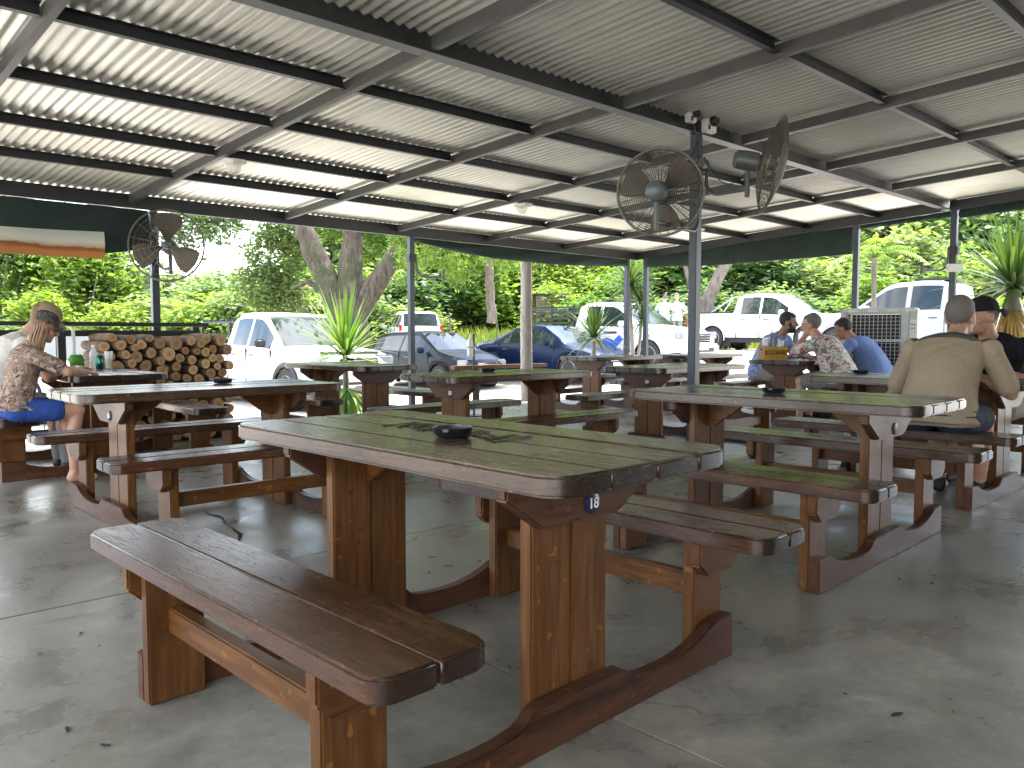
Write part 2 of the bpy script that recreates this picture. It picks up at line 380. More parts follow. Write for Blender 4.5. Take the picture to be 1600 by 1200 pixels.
# the broken crack between table 18 and its left neighbour
def fpt(px, py):
    p = R_(PITCH); f = FWD * math.cos(p) + Vector((0, 0, -math.sin(p))); u = RGT.cross(f); d = f + RGT * ((px - 800) / FPX) + u * ((600 - py) / FPX); t = (0 - CAM_H) / d.z; return Vector((0, 0, CAM_H)) + d * t
crk = MB()
for path in ([(318, 798, .004), (328, 804, .02), (338, 806, .045), (347, 809, .02), (352, 818, .008), (362, 824, .012)], [(362, 824, .006), (368, 830, .03), (376, 835, .045), (374, 843, .025), (372, 850, .012), (380, 858, .008), (395, 868, .007), (410, 882, .005), (432, 900, .003)], [(4, 990, .003), (60, 976, .005), (120, 964, .006), (180, 950, .004), (215, 941, .002)]):
    vs = []
    for i, (px, py, w) in enumerate(path):
        a = fpt(*path[max(0, i - 1)][:2]); b = fpt(*path[min(len(path) - 1, i + 1)][:2]); d = (b - a).normalized(); s = Vector((-d.y, d.x, 0)); c = fpt(px, py); vs += [c + s * w * .28 + Vector((0, 0, .0025)), c - s * w * .28 + Vector((0, 0, .0025))]
    crk.add(vs, [(2 * i, 2 * i + 1, 2 * i + 3, 2 * i + 2) for i in range(len(path) - 1)])
g_ = random.Random(2)
for (px, py, r) in ((1402, 1117, .016), (127, 990, .010), (165, 1165, .011), (105, 1140, .012), (62, 1022, .009), (155, 1010, .008), (1320, 1085, .007), (670, 895, .012), (1405, 905, .010), (1455, 912, .012)):
    c = fpt(px, py); n_ = 9; ang = g_.uniform(0, 3); vs = []
    for k in range(n_):
        a = 6.2832 * k / n_; q = Vector((math.cos(a) * r * g_.uniform(.7, 1.2) * 1.5, math.sin(a) * r * g_.uniform(.5, 1.0) * .7, 0)); vs.append(c + Matrix.Rotation(ang, 3, 'Z') @ q + Vector((0, 0, .0025)))
    crk.add(vs, [tuple(range(n_))])
co = crk.build('crack', plain('crack_dirt', (.022, .021, .02), .9), fl); co['kind'] = 'stuff'

# ------------------------------------------------------------------ pavilion: posts, beams, rafters, purlins, corrugated sheets
YM, XR, YL = 3.85, 11.5, 8.95          # main beam, right side, left side
ROOF_X0, ROOF_Y0 = -1.9, -4.3  # roof carried on unseen behind the camera to cut light from there
def zr(y): return 2.685 - .055 * (y - 3.9)   # underside of the rafters
pav = empty('pavilion', (0, 0, 0), 0, 'dark steel framed open pavilion roofed with corrugated metal sheets', 'pavilion')
def ibeam(mb, a, b, w, h, tf=.010, tw=.007):
    a = Vector(a); b = Vector(b); up = Vector((0, 0, 1))
    mb.bar(a + up * (h / 2 - tf / 2), b + up * (h / 2 - tf / 2), w, tf); mb.bar(a - up * (h / 2 - tf / 2), b - up * (h / 2 - tf / 2), w, tf)
    mb.bar(a, b, tw, h - 2 * tf); return mb
for i, (xa, xb) in enumerate([(ROOF_X0, 2.95), (2.954, 5.75), (5.754, XR + .12)]):
    ibeam(MB(), (xa, YM, 2.80), (xb, YM, 2.80), .10, .20).build('main_beam', M['steel_beam'], pav)
ibeam(MB(), (ROOF_X0, -1.6, 3.06), (XR + .12, -1.6, 3.06), .10, .14).build('main_beam', M['steel_beam'], pav)
# edge beams
ze = zr(YL) + .048
MB().bar((ROOF_X0, YL, ze), (XR + .1, YL, ze), .06, .141).build('edge_beam', M['steel_beam'], pav)
MB().bar((XR + .03, YL - .032, zr(YL) + .042), (XR + .03, YM + .055, zr(YM) + .055), .06, .13).build('edge_beam', M['steel_beam'], pav)
MB().bar((XR + .03, YM - .055, zr(YM) + .055), (XR + .03, ROOF_Y0, zr(ROOF_Y0) + .055), .06, .13).build('edge_beam', M['steel_beam'], pav)
RX = [-.62, 1.17, 2.96, 4.72, 6.36, 7.97, 9.62]
for x in RX:
    # channel: web and two flanges
    for (ya, yb) in ((YL - .035, YM + .055), (YM - .055, ROOF_Y0)):
        mb = MB(); za, zb = zr(ya) + .062, zr(yb) + .062
        mb.bar((x, ya, za), (x, yb, zb), .007, .078)
        mb.bar((x + .023, ya, za - .037), (x + .023, yb, zb - .037), .039, .006); mb.bar((x + .023, ya, za + .035), (x + .023, yb, zb + .035), .039, .006)
        mb.build('rafter', M['steel_rafter'], pav)
PY = [-4.0, -2.9, -1.8, -.7, .4, 1.5, 2.6, 4.75, 5.78, 6.78, 7.74]
ends = [ROOF_X0] + RX + [XR]
for y in PY:
    for a, b in zip(ends[:-1], ends[1:]):
        z = zr(y) + .084; mb = MB()
        xa, xb = a + .046 if a != ROOF_X0 else a, b - .005
        mb.bar((xa, y, z), (xb, y, z), .006, .075)
        mb.bar((xa, y - .022, z - .036), (xb, y - .022, z - .036), .044, .005); mb.bar((xa, y - .022, z + .035), (xb, y - .022, z + .035), .044, .005)
        mb.build('purlin', M['steel_dark'], pav)
def sheet_mat():
    m, n, b, o = new_mat('corrugated_metal'); v = coords(n, (1, 1, 1), rnd=11); v2 = coords(n, (14, .5, 4), rnd=11)
    a = noise(n, v, 1.3, 5, .6); s = noise(n, v2, 2, 5, .6)
    c = ramp(n, [(.3, (.62, .61, .55)), (.7, (.82, .81, .74))], mixc(n, .5, a, s)).outputs[0]
    sp = ramp(n, [(.70, (0, 0, 0)), (.76, (1, 1, 1))], noise(n, v, 9, 6, .7)).outputs[0]
    c = mixc(n, math_(n, 'MULTIPLY', sp, .25), c, (.30, .27, .18))
    n.links.new(c, b.inputs['Base Color']); b.inputs['Metallic'].default_value = .5
    rr = ramp(n, [(.3, (.30,) * 3), (.7, (.46,) * 3)], s).outputs[0]; n.links.new(rr, b.inputs['Roughness']); return m
M['sheet'] = sheet_mat()
def sheet_mesh(L):
    nseg, pitch, amp = 12 * 8 + 5, .0762, .0088
    vs = []; fs = []
    for i in range(nseg + 1):
        x = i * pitch / 8; z = amp * math.cos(2 * math.pi * i / 8)
        vs += [(x, 0, z), (x, L, z - .055 * L)]
    for i in range(nseg): fs.append((2 * i, 2 * i + 1, 2 * i + 3, 2 * i + 2))
    mb = MB().add(vs, fs); return mb.mesh('roof_sheet', M['sheet'], smooth=60)
for (y0, y1) in ((ROOF_Y0 - .1, YM - .02), (YM - .12, YL + .22)):
    me = sheet_mesh(y1 - y0); k = 0; x = ROOF_X0 - .1
    while x < XR + .05:
        link('roof_sheet', me, pav, (x, y0, zr(y0) + .1305 + (.003 if k % 2 else 0) + (.004 if y0 < 0 else 0))); x += 12 * .0762; k += 1
# posts
POSTS = [(3.21, YL, 0), (6.60, YL, 0), (11.28, YL, 0), (XR + .03, 8.72, 0), (XR + .03, 5.02, 0), (XR + .03, 3.74, 0), (5.75, YM, 1), (-.2, YL, 0), (-.25, YM, 1), (XR + .03, .4, 0), (5.75, -1.6, 2), (-.25, -1.6, 2), (XR + .03, -1.6, 0)]
for x, y, t in POSTS:
    top = 2.698 if t == 1 else (2.985 if t == 2 else zr(y) - (.024 if y == YL else .012))
    mb = MB().box((x, y, top / 2 + .006), (.076, .076, top - .012)); po = mb.build('post', M['steel_post'], pav, bevel=.005, seg=2)
    MB().box((x, y, .006), (.16, .16, .012)).build('base_plate', M['steel_post'], po)

# unseen wall added to cut light from behind, cream for fill
bd = empty('added_back_wall', (4.8, -4.75, 0), 0, 'unseen cream wall added behind the camera to hold back light', 'building')
wl = plain('cream_fill_plaster', (.42, .37, .30), .85, var=.15, scale=2)
for (x0, x1, z0, z1) in ((-7, -1.0, 0, 3.2), (-1.0, .2, 2.1, 3.2), (.2, 2.0, 0, 3.2), (2.0, 4.2, 0, .95), (2.0, 4.2, 2.1, 3.2), (4.2, 7.2, 0, 3.2)):
    MB().box(((x0 + x1) / 2, 0, (z0 + z1) / 2 - .2), (x1 - x0, .22, z1 - z0)).build('wall', wl, bd)
MB().box((-.4, .06, .85), (1.16, .05, 2.06)).build('door', M['leg_z'], bd, bevel=.006)  # door and window only dress the added wall
MB().box((3.1, .04, 1.325), (2.16, .02, 1.13)).build('window', M['car_glass'], bd)

# rolled canvas side blinds
def blind(label, pts, thick, cols, top_pts):
    """pts: bottom sag line, top_pts: line along the beam; bulging roll of cloth between them"""
    n = len(pts); mb = MB(); rows = 9; vs = []; fs = []
    P0 = [Vector(p) for p in top_pts]; P1 = [Vector(p) for p in pts]
    d = (P0[-1] - P0[0]).normalized(); out = d.cross(Vector((0, 0, 1))).normalized()
    K = 44
    def samp(P, t):
        t *= len(P) - 1; i = min(int(t), len(P) - 2); return P[i].lerp(P[i + 1], t - i)
    for k in range(K + 1):
        t = k / K; a = samp(P0, t); b = samp(P1, t)
        for r in range(2 * rows):
            side = 1 if r < rows else -1; q = (r if r < rows else 2 * rows - 1 - r) / (rows - 1)
            bul = thick * (math.sin(math.pi * min(1, q * .96 + .02)) ** .7) * (.55 + .7 * q)
            w = .012 * math.sin(t * 23 + q * 5) + .007 * math.sin(t * 61 + q * 11)
            vs.append(a.lerp(b, q) + out * side * (bul / 2 + .004) + out * w)
    m2 = 2 * rows
    for k in range(K):
        for r in range(m2): fs.append((k * m2 + r, k * m2 + (r + 1) % m2, (k + 1) * m2 + (r + 1) % m2, (k + 1) * m2 + r))
    fs += [tuple(range(m2 - 1, -1, -1)), tuple(K * m2 + r for r in range(m2))]
    mb.add(vs, fs); o = mb.build('rolled_blind', cols, smooth=50); tag(o, label, 'blind', 'rolled canvas blinds'); return o
zb = zr(YL) - .03
blind('dark green canvas blind sagging between the second left post and the far corner', [(6.66, YL - .0, 2.33), (7.3, YL, 2.25), (8.2, YL, 2.19), (9.4, YL, 2.18), (10.4, YL, 2.21), (11.22, YL, 2.26)], .10, M['canvas'], [(6.66, YL, zb), (11.22, YL, zb)])
blind('dark green canvas blind hanging right of the far corner, up to the next post', [(XR + .03, 8.66, 2.24), (XR + .03, 7.4, 2.19), (XR + .03, 6.2, 2.20), (XR + .03, 5.08, 2.21)], .10, M['canvas'], [(XR + .03, 8.66, zr(8.66) - .015), (XR + .03, 5.08, zr(5.08) - .015)])
blind('thin dark canvas roll under the edge beam at far right', [(XR + .03, 3.68, zr(3.68) - .12), (XR + .03, .46, zr(.46) - .16)], .09, M['canvas'], [(XR + .03, 3.68, zr(3.68) - .015), (XR + .03, .46, zr(.46) - .015)])
blind('thin dark canvas roll between the two close posts at right', [(XR + .03, 4.97, zr(5) - .07), (XR + .03, 3.79, zr(3.79) - .09)], .06, M['canvas'], [(XR + .03, 4.97, zr(5) - .015), (XR + .03, 3.79, zr(3.79) - .015)])
# left blind, half let down, with a pale and orange strip
b0 = blind('dark canvas blind let down at far left with pale and orange strip', [(-.15, YL, 1.93), (1.2, YL, 1.86), (2.2, YL, 1.86), (2.75, YL, 1.90), (3.15, YL, 1.97)], .13, M['canvas'], [(-.15, YL, zb), (3.16, YL, zb)])
def strip_mat():  # view through the blind's clear window, put into the colour as bands
    m, n, b, o = new_mat('window_view_paint'); v = coords(n, kind='Generated'); sp = n.nodes.new('ShaderNodeSeparateXYZ'); n.links.new(v, sp.inputs[0])
    w = math_(n, 'ADD', sp.outputs['Z'], math_(n, 'MULTIPLY', math_(n, 'SUBTRACT', noise(n, v, 4, 4), .5), .35))
    c = ramp(n, [(.0, (.46, .30, .16)), (.22, (.62, .30, .10)), (.36, (.32, .15, .07)), (.44, (.72, .62, .50)), (.6, (.78, .80, .74)), (1, (.72, .76, .70))], w).outputs[0]
    n.links.new(c, b.inputs['Base Color']); b.inputs['Roughness'].default_value = .35; 
    t = n.nodes.new('ShaderNodeBsdfTranslucent'); n.links.new(c, t.inputs[0]); mx = n.nodes.new('ShaderNodeMixShader'); mx.inputs[0].default_value = .55
    n.links.new(b.outputs[0], mx.inputs[1]); n.links.new(t.outputs[0], mx.inputs[2]); n.links.new(mx.outputs[0], o.inputs[0]); return m
mb = MB(); K = 30; vs = []; fs = []
for k in range(K + 1):
    t = k / K; x = -.1 + 2.78 * t; w = .012 * math.sin(t * 17)
    zt = 2.105 - .03 * math.sin(t * 3); zl = 1.845 + .02 * math.cos(t * 4)
    for q in range(5):
        f = q / 4; vs.append((x, YL - .105 - .02 * math.sin(f * 3.14) + w, zl + (zt - zl) * f))
    for q in range(4, -1, -1):
        f = q / 4; vs.append((x, YL - .099 - .02 * math.sin(f * 3.14) + w, zl + (zt - zl) * f))
for k in range(K):
    for r in range(10): fs.append((k * 10 + r, k * 10 + (r + 1) % 10, (k + 1) * 10 + (r + 1) % 10, (k + 1) * 10 + r))
mb.add(vs, fs); mb.build('window_strip', strip_mat(), b0, smooth=50)

# ------------------------------------------------------------------ picnic tables
TL, TW, ZT, ZS, BX, BW, TS, FLN = 1.522, .714, .76, .466, .68, .285, .529, .762
def plank_outline(x0, x1, y0, y1, r, corners):
    """corners: which of (x0,y0),(x1,y0),(x1,y1),(x0,y1) are rounded"""
    pts = []
    for (cx, cy, a0), on in zip(((x0 + r, y0 + r, 180), (x1 - r, y0 + r, 270), (x1 - r, y1 - r, 0), (x0 + r, y1 - r, 90)), corners):
        if on:
            for k in range(7): a = R_(a0 + 15 * k); pts.append((cx + r * math.cos(a), cy + r * math.sin(a)))
        else: pts.append({180: (x0, y0), 270: (x1, y0), 0: (x1, y1), 90: (x0, y1)}[a0])
    return pts
TM = {}
pw = TW / 4
for i in range(4):
    x0 = -TW / 2 + i * pw + (.0015 if i else 0); x1 = -TW / 2 + (i + 1) * pw - (.0015 if i < 3 else 0)
    c = (i == 0, i == 3, i == 3, i == 0)
    TM['plank%d' % i] = MB().prism(plank_outline(x0, x1, -TL / 2, TL / 2, .085, c), 'z', ZT - .05 + .0008 * (i % 2), ZT - .0012 * ((i * 7) % 3)).mesh('plank', M['top'], 40, .0075, 3)
def seat_mesh(i, s):
    x0 = -BW / 2 + (.003 if i else 0) + i * BW / 2; x1 = x0 + BW / 2 - (.003 if i else 0)
    c = (i == 0, i == 1, i == 1, i == 0)
    return MB().prism(plank_outline(x0, x1, -TL / 2, TL / 2, .055, c), 'z', ZS - .052, ZS - .001 * i).mesh('seat_plank', M['seat'], 40, .007, 3)
TM['gap_shade'] = MB().box((0, 0, ZT - .018), (.0028, TL - .02, .024)).mesh('groove_shade_strip', M['burnt'])  # black strip standing in for shade between the top planks
TM['seat_gap_shade'] = MB().box((.0015, 0, ZS - .02), (.0028, TL - .02, .026)).mesh('groove_shade_strip', M['burnt'])  # same painted shade for the gap in the bench seat
TM['seat0'] = seat_mesh(0, 1); TM['seat1'] = seat_mesh(1, 1)
def foot_profile():
    half = [(.0, .128), (.165, .128), (.19, .118), (.205, .100), (.235, .088), (.30, .080), (.38, .078), (.45, .082), (.52, .093), (.585, .112), (.625, .130), (.66, .140), (FLN, .142)]
    top = [(-x, z) for x, z in reversed(half)] + half[1:]
    return [(-FLN, 0)] + top + [(FLN, 0)]
TM['foot'] = MB().prism([(x, z) for x, z in foot_profile()], 'y', -.0225, .0225).mesh('foot_board', M['foot'], 35, .004, 2)
TM['leg'] = MB().box((0, 0, (ZT - .052) / 2 + .002), (.150, .045, ZT - .056)).mesh('leg_plank', M['leg_z'], 35, .005, 2)
TM['cleat'] = MB().prism([(-.155, .578), (.155, .578), (.285, .665), (.285, .7075), (-.285, .7075), (-.285, .665)], 'y', -.0225, .0225).mesh('cleat', M['foot'], 35, .006, 2)
TM['brace'] = MB().prism([(0, .705), (0, .56), (.03, .56), (.20, .68), (.20, .705)], 'x', -.02, .02).mesh('brace', M['leg_y'], 35, .004, 2)
TM['bleg'] = MB().box((0, 0, (ZS - .054) / 2 + .001), (.165, .045, ZS - .058)).mesh('bench_leg', M['leg_z'], 35, .005, 2)
TM['bcleat'] = MB().prism([(-.075, .295), (.075, .295), (.118, .335), (.118, .412), (-.118, .412), (-.118, .335)], 'y', -.0225, .0225).mesh('bench_cleat', M['leg_x'], 35, .006, 2)
TM['stretch'] = MB().box((0, 0, .238), (.045, 2 * (TS - .075), .075)).mesh('stretcher', M['leg_y'], 35, .005, 2)
TM['rail'] = MB().box((0, 0, .685), (.045, 2 * (TS - .12), .045)).mesh('top_batten', M['leg_y'], 35, .004, 2)

def text_mesh(s, size, mat, depth=.0012):
    cu = bpy.data.curves.new('t', 'FONT'); cu.body = s; cu.size = size; cu.align_x = 'CENTER'; cu.align_y = 'CENTER'; cu.extrude = depth / 2; cu.offset = size * .012
    ob = bpy.data.objects.new('t', cu); COL.objects.link(ob); dg = bpy.context.evaluated_depsgraph_get(); dg.update()
    me = bpy.data.meshes.new_from_object(ob.evaluated_get(dg)); bpy.data.objects.remove(ob); bpy.data.curves.remove(cu)
    me.materials.clear(); me.materials.append(mat); me.name = 'lettering'; return me

def table(loc, rot, label, badge=None, badge_mat=None, badge_end=-1):
    t = empty('picnic_table', (*loc, 0), R_(rot), label, 'table', 'wooden picnic tables')
    for i in range(4): link('plank', TM['plank%d' % i], t)
    for i in (1, 2, 3): link('groove_shade_strip', TM['gap_shade'], t, (-TW / 2 + i * pw, 0, 0))
    for sx in (-1, 1):
        link('seat_plank', TM['seat0'], t, (sx * BX, 0, 0)); link('seat_plank', TM['seat1'], t, (sx * BX, 0, 0))
        link('stretcher', TM['stretch'], t, (sx * BX, 0, 0)); link('groove_shade_strip', TM['seat_gap_shade'], t, (sx * BX, 0, 0))
        for sy in (-1, 1):
            link('bench_leg', TM['bleg'], t, (sx * BX, sy * (TS - .068), 0)); link('bench_cleat', TM['bcleat'], t, (sx * BX, sy * (TS - .0225), 0))
    for sy in (-1, 1):
        link('foot_board', TM['foot'], t, (0, sy * (TS - .0225), 0)); c = link('cleat', TM['cleat'], t, (0, sy * (TS - .0225), 0))
        for sx in (-1, 1): link('leg_plank', TM['leg'], t, (sx * .0765, sy * (TS - .068), 0))
        link('brace', TM['brace'], t, (0, sy * (TS - .091), 0), (0, 0, 0 if sy < 0 else math.pi))
        if badge is not None and sy == badge_end:
            disc = MB().lathe([(.0285, 0), (.0285, .004), (.026, .0055)], 28, (0, 0, 0), (0, 1, 0)).mesh('number_badge', M[badge_mat], 40)
            for p in disc.vertices: p.co.y *= 1
            bo = link('number_badge', disc, t, (.03 * -sy, sy * (TS + .0005), .618), (0, 0, 0 if sy > 0 else math.pi)); bo.scale = (1, 1, 1)
            if badge: link('lettering', text_mesh(badge, .040, M['badge_white']), bo, (0, .0068, 0), (math.pi / 2, 0, math.pi))
    return t
TABLES = {
 'T18': ((1.562, 1.91), 1.07, 'large wooden picnic table in the foreground with blue badge 18', '18', 'badge_blue'),
 'TR': ((3.88, 2.033), 1.7, 'wooden picnic table right of table 18, before the steel post', '', 'leg_x'),
 'TM': ((6.075, 2.104), 0, 'wooden picnic table where the men in beige and black shirts sit', None, None),
 'T06': ((1.957, 4.733), -90.25, 'wooden picnic table with badge 06, behind table 18 on the left', '06', 'badge_black'),
 'T05': ((4.384, 4.753), -91.2, 'wooden picnic table with badge 05, just behind table 18', '05', 'badge_black'),
 'T03': ((6.654, 4.65), -88.5, 'wooden picnic table with badge 03, behind the steel post', '03', 'badge_black'),
 'TC': ((9.5, 4.75), -90, 'wooden picnic table holding the yellow drinks carrier', None, None),
 'TCL': ((4.545, 7.24), .8, 'wooden picnic table in front of the bright green yucca', None, None),
 'TPL': ((2.069, 7.176), -1.9, 'wooden picnic table by the stacked logs, where the girl sits', None, None),
 'TF1': ((8.9, 7.3), -90, 'wooden picnic table before the ringed palm trunk and blue car', None, None),
 'TF2': ((10.75, 7.1), -90, 'farthest wooden picnic table, by the far corner posts', None, None),
}
for k, (loc, rot, label, bd, bm_) in TABLES.items(): table(loc, rot, label, bd, bm_)

# burnt lettering strokes on table 18 (traced where they lie on the boards)
def unproj(px, py, z):
    p = R_(PITCH); f = FWD * math.cos(p) + Vector((0, 0, -math.sin(p))); u = RGT.cross(f)
    d = f + RGT * ((px - 800) / FPX) + u * ((600 - py) / FPX); t = (z - CAM_H) / d.z; return Vector((0, 0, CAM_H)) + d * t
strokes = [[(180, 215), (430, 188)], [(290, 225), (420, 187)], [(180, 212), (280, 205), (420, 187)], [(430, 188), (560, 205), (400, 215)], [(300, 228), (350, 210), (520, 200)], [(400, 238), (490, 205), (560, 210)], [(430, 245), (585, 235), (520, 215), (420, 225)], [(470, 250), (600, 240)], [(700, 285), (900, 252)], [(760, 295), (910, 258)], [(800, 235), (900, 245), (960, 262)], [(740, 262), (830, 268), (800, 290)], [(840, 290), (960, 262)], [(850, 280), (900, 302), (1010, 290), (960, 280)], [(930, 312), (1145, 280)], [(950, 318), (1020, 305), (1145, 282)], [(1010, 333), (1275, 293)], [(1145, 282), (1180, 292), (1275, 294)], [(930, 312), (1010, 333)]]
t18 = [o for o in COL.objects if o.name == 'picnic_table'][0]
bpy.context.view_layer.update(); inv = t18.matrix_world.inverted()
mb = MB()
for s in strokes:
    P = [unproj(560 + x * .2125, 620 + y * .2125, ZT) for x, y in s]
    for a, b in zip(P[:-1], P[1:]):
        a = Vector((a.x, a.y, ZT + .0006)); b = Vector((b.x, b.y, ZT + .0006)); d = (b - a)
        if d.length < .004: continue
        mb.bar(inv @ a, inv @ b, .006, .0022)
lt = mb.build('burnt_lettering', M['burnt'], t18); lt['kind'] = 'stuff'

# ashtrays: small cast pans
def ashtray(x, y, rz, label):
    t = empty('ashtray', (x, y, ZT), rz, label, 'ashtray', 'metal pan ashtrays')
    MB().lathe([(.001, .002), (.046, .002), (.055, .010), (.060, .030), (.057, .030), (.052, .012), (.044, .006), (.001, .006)], 28).build('pan', M['ash'], t, smooth=40)
    for s in (-1, 1):
        MB().prism([(s * .056, -.012), (s * .078, -.009), (s * .080, .009), (s * .056, .012)][::s], 'z', .022, .029).build('handle', M['ash'], t, bevel=.002)
for (px, py, l) in [(707, 676, 'dark metal pan ashtray on table 18'), (348, 596, 'dark metal ashtray on the table left of table 18'), (547, 562, 'dark metal ashtray on the table before the yucca'), (763, 579, 'dark metal ashtray on the table behind table 18'), (1057, 564, 'dark metal ashtray on table 03 by the post'), (1209, 611, 'dark metal ashtray on the table right of table 18'), (1345, 582, 'dark metal ashtray on the table left of the beige-shirted man')]:
    p = unproj(px, py, ZT + .012); ashtray(p.x, p.y, random.uniform(0, 6), l)

# ------------------------------------------------------------------ wall fans on posts
def fan(name, label, center, front, post_pt, R, cage_rings=17, wires=32, arm_drop=.30, oval=False, blade_rot=.3):
    """front: direction the air blows; arm from post_pt"""
    t = empty(name, center, 0, label, 'fan', 'pole mounted industrial fans')
    f = Vector(front).normalized(); u = f.orthogonal().normalized()
    u = (Vector((0, 0, 1)) - f * f.z).normalized(); w = f.cross(u)
    D = .095
    cg = MB()
    def shell(s, k):                       # k 0 centre .. 1 rim
        return f * (s * D * math.cos(k * math.pi / 2) ** .8), R * k
    for s in (-1, 1):
        for i in range(1, cage_rings + 1):
            k = i / cage_rings; off, rr = shell(s, min(.985, .16 + .84 * k)); cg.ring(off, rr, .0022, f, 36, 3)
        for i in range(wires):
            a = 2 * math.pi * i / wires; d = u * math.cos(a) + w * math.sin(a)
            cg.tube([shell(s, k)[0] + d * shell(s, k)[1] for k in (.16, .4, .62, .82, 1)], .0026, 3, False)
    cg.ring((0, 0, 0), R, .010, f, 48, 6)
    c = cg.build('cage', M['fan_cage'], t); c['kind'] = 'stuff'
    # blades: three wide twisted paddles
    for b in range(3):
        mb = MB(); vs = []; fs = []; K, Q = 7, 5; ang = blade_rot + b * 2 * math.pi / 3
        for k in range(K):
            rr = R * (.12 + .80 * k / (K - 1)); half = (.22 + .62 * math.sin(math.pi * (.15 + .62 * k / (K - 1)))) * .62
            for q in range(Q):
                a = ang + half * (q / (Q - 1) - .5) * 2; d = u * math.cos(a) + w * math.sin(a)
                vs.append(d * rr + f * (.045 * (q / (Q - 1) - .5)))
        n0 = len(vs); vs += [v + f * .003 for v in vs]
        for k in range(K - 1):
            for q in range(Q - 1):
                a0 = k * Q + q; fs.append((a0, a0 + 1, a0 + Q + 1, a0 + Q)); fs.append((n0 + a0 + Q, n0 + a0 + Q + 1, n0 + a0 + 1, n0 + a0))
        mb.add(vs, fs).build('blade', M['fan_blade'], t, smooth=50)
    MB().lathe([(.001, -.02), (.04, -.018), (.048, .01), (.035, .04), (.001, .05)], 18, (0, 0, 0), f).build('hub', M['fan_grey'], t, smooth=45)
    m = MB().lathe([(.001, -.30), (.045, -.30), (.072, -.28), (.078, -.20), (.078, -.12), (.06, -.10), (.001, -.10)], 22, (0, 0, 0), f).build('motor', M['fan_grey'], t, smooth=40)
    if oval:
        b = MB().lathe([(.05, 0), (.05, .004), (.047, .006)], 24, (0, 0, 0), (0, 0, 1)).mesh('maker_badge', M['red'], 40)
        q = (-f).to_track_quat('Z', 'Y').to_euler(); o = link('maker_badge', b, m, -f * .301, q); o.scale = (1, .42, 1)
        MB().box((0, 0, .0072), (.066, .016, .0015)).build('lettering_band', M['badge_white'], o)
    # stand under the motor and the curved arm
    mp = -f * .19; arm = MB()
    foot = mp + Vector((0, 0, -.22)); P = Vector(post_pt) - Vector(center)
    arm.tube([mp + Vector((0, 0, -.05)), foot + Vector((0, 0, -.06))], .019, 10)
    q0 = P + Vector((0, 0, -arm_drop * .5)); hd = (foot - P); hd.z = 0; hl = hd.length; hd.normalize()
    pts = [P, P + hd * .03 + Vector((0, 0, -.03))]
    zt = foot.z
    for k in range(1, 9):
        a = k / 8 * math.pi / 2; rr = min(.12, hl * .5); pts.append(Vector((P.x, P.y, zt + rr)) + hd * (.03 + rr * (1 - math.cos(a))) + Vector((0, 0, -rr * math.sin(a))))
    pts.append(foot); arm.tube(pts, .015, 10); arm.build('arm', M['fan_grey'], t, smooth=50)
    MB().lathe([(.001, -.03), (.05, -.03), (.055, 0), (.05, .03), (.001, .03)], 16, P, hd).build('swivel', M['fan_grey'], t, smooth=40)
    # dangling cable
    c0 = mp + Vector((0, 0, -.08)); mb = MB(); pp = []
    for k in range(9):
        s = k / 8; q = c0.lerp(P + Vector((0, 0, .08)), s); q.z -= .16 * math.sin(math.pi * s); pp.append(q)
    mb.tube(pp, .004, 5).build('cable', M['blackplastic'], t, smooth=60)
    return t
PC = (5.75, YM, 0)
vA = Vector((5.11, 3.78, 0)).normalized()
fan('post_fan', 'round wire caged fan left of the middle post, seen from behind', (5.08, 3.72, 2.14), (vA.x * .93 + .35, vA.y, .16), (5.73, 3.80, 2.45), .325, blade_rot=.9)
vB = Vector((6.0, 3.35, 0)).normalized()
fan('post_fan', 'wire caged fan right of the middle post, seen edge on', (5.88, 3.24, 2.385), (.483 + .17, -.876 + .09, -.20), (5.78, 3.80, 2.45), .37, blade_rot=.2)
fan('post_fan', 'wire caged fan on the far left post beside the canvas blind', (3.22, 8.62, 1.99), (-.60, -1, .04), (3.21, YL - .03, 2.17), .37, cage_rings=6, wires=14, oval=True, blade_rot=2.0, arm_drop=.2)

def fan_bracket(x, y, z, d, label):
    t = empty('fan_bracket', (x, y, z), 0, label, 'bracket', 'empty fan brackets')
    d = Vector(d).normalized()
    MB().box((0, 0, 0), (.12, .12, .11)).build('clamp', M['steel_dark'], t, bevel=.012)
    pts = [Vector((0, 0, 0)) + d * .075]
    for k in range(7):
        a = k / 6 * math.pi / 2; pts.append(d * (.075 + .14 * (1 - math.cos(a))) + Vector((0, 0, -.12 - .14 * math.sin(a))))
    pts.append(d * .44 + Vector((0, 0, -.26))); MB().tube(pts, .016, 10).build('arm', M['fan_grey'], t, smooth=50)
    MB().tube([d * .44 + Vector((0, 0, -.31)), d * .44 + Vector((0, 0, -.15))], .02, 10).build('spigot', M['fan_grey'], t, smooth=50)
fan_bracket(6.60, YL, 2.10, (RGT.x, RGT.y, 0), 'empty curved fan bracket on the second left post')
fan_bracket(XR + .03, 3.74, 2.16, (-RGT.x - .2, -RGT.y, 0), 'empty curved fan bracket on the right post above the white box')
jb = MB().box((0, 0, 0), (.19, .07, .10)).build('junction_box', M['white_plastic'], None, (XR - .045, 3.70, 1.93), (0, 0, R_(-45)), bevel=.008)
tag(jb, 'small white junction box on the right post', 'box')

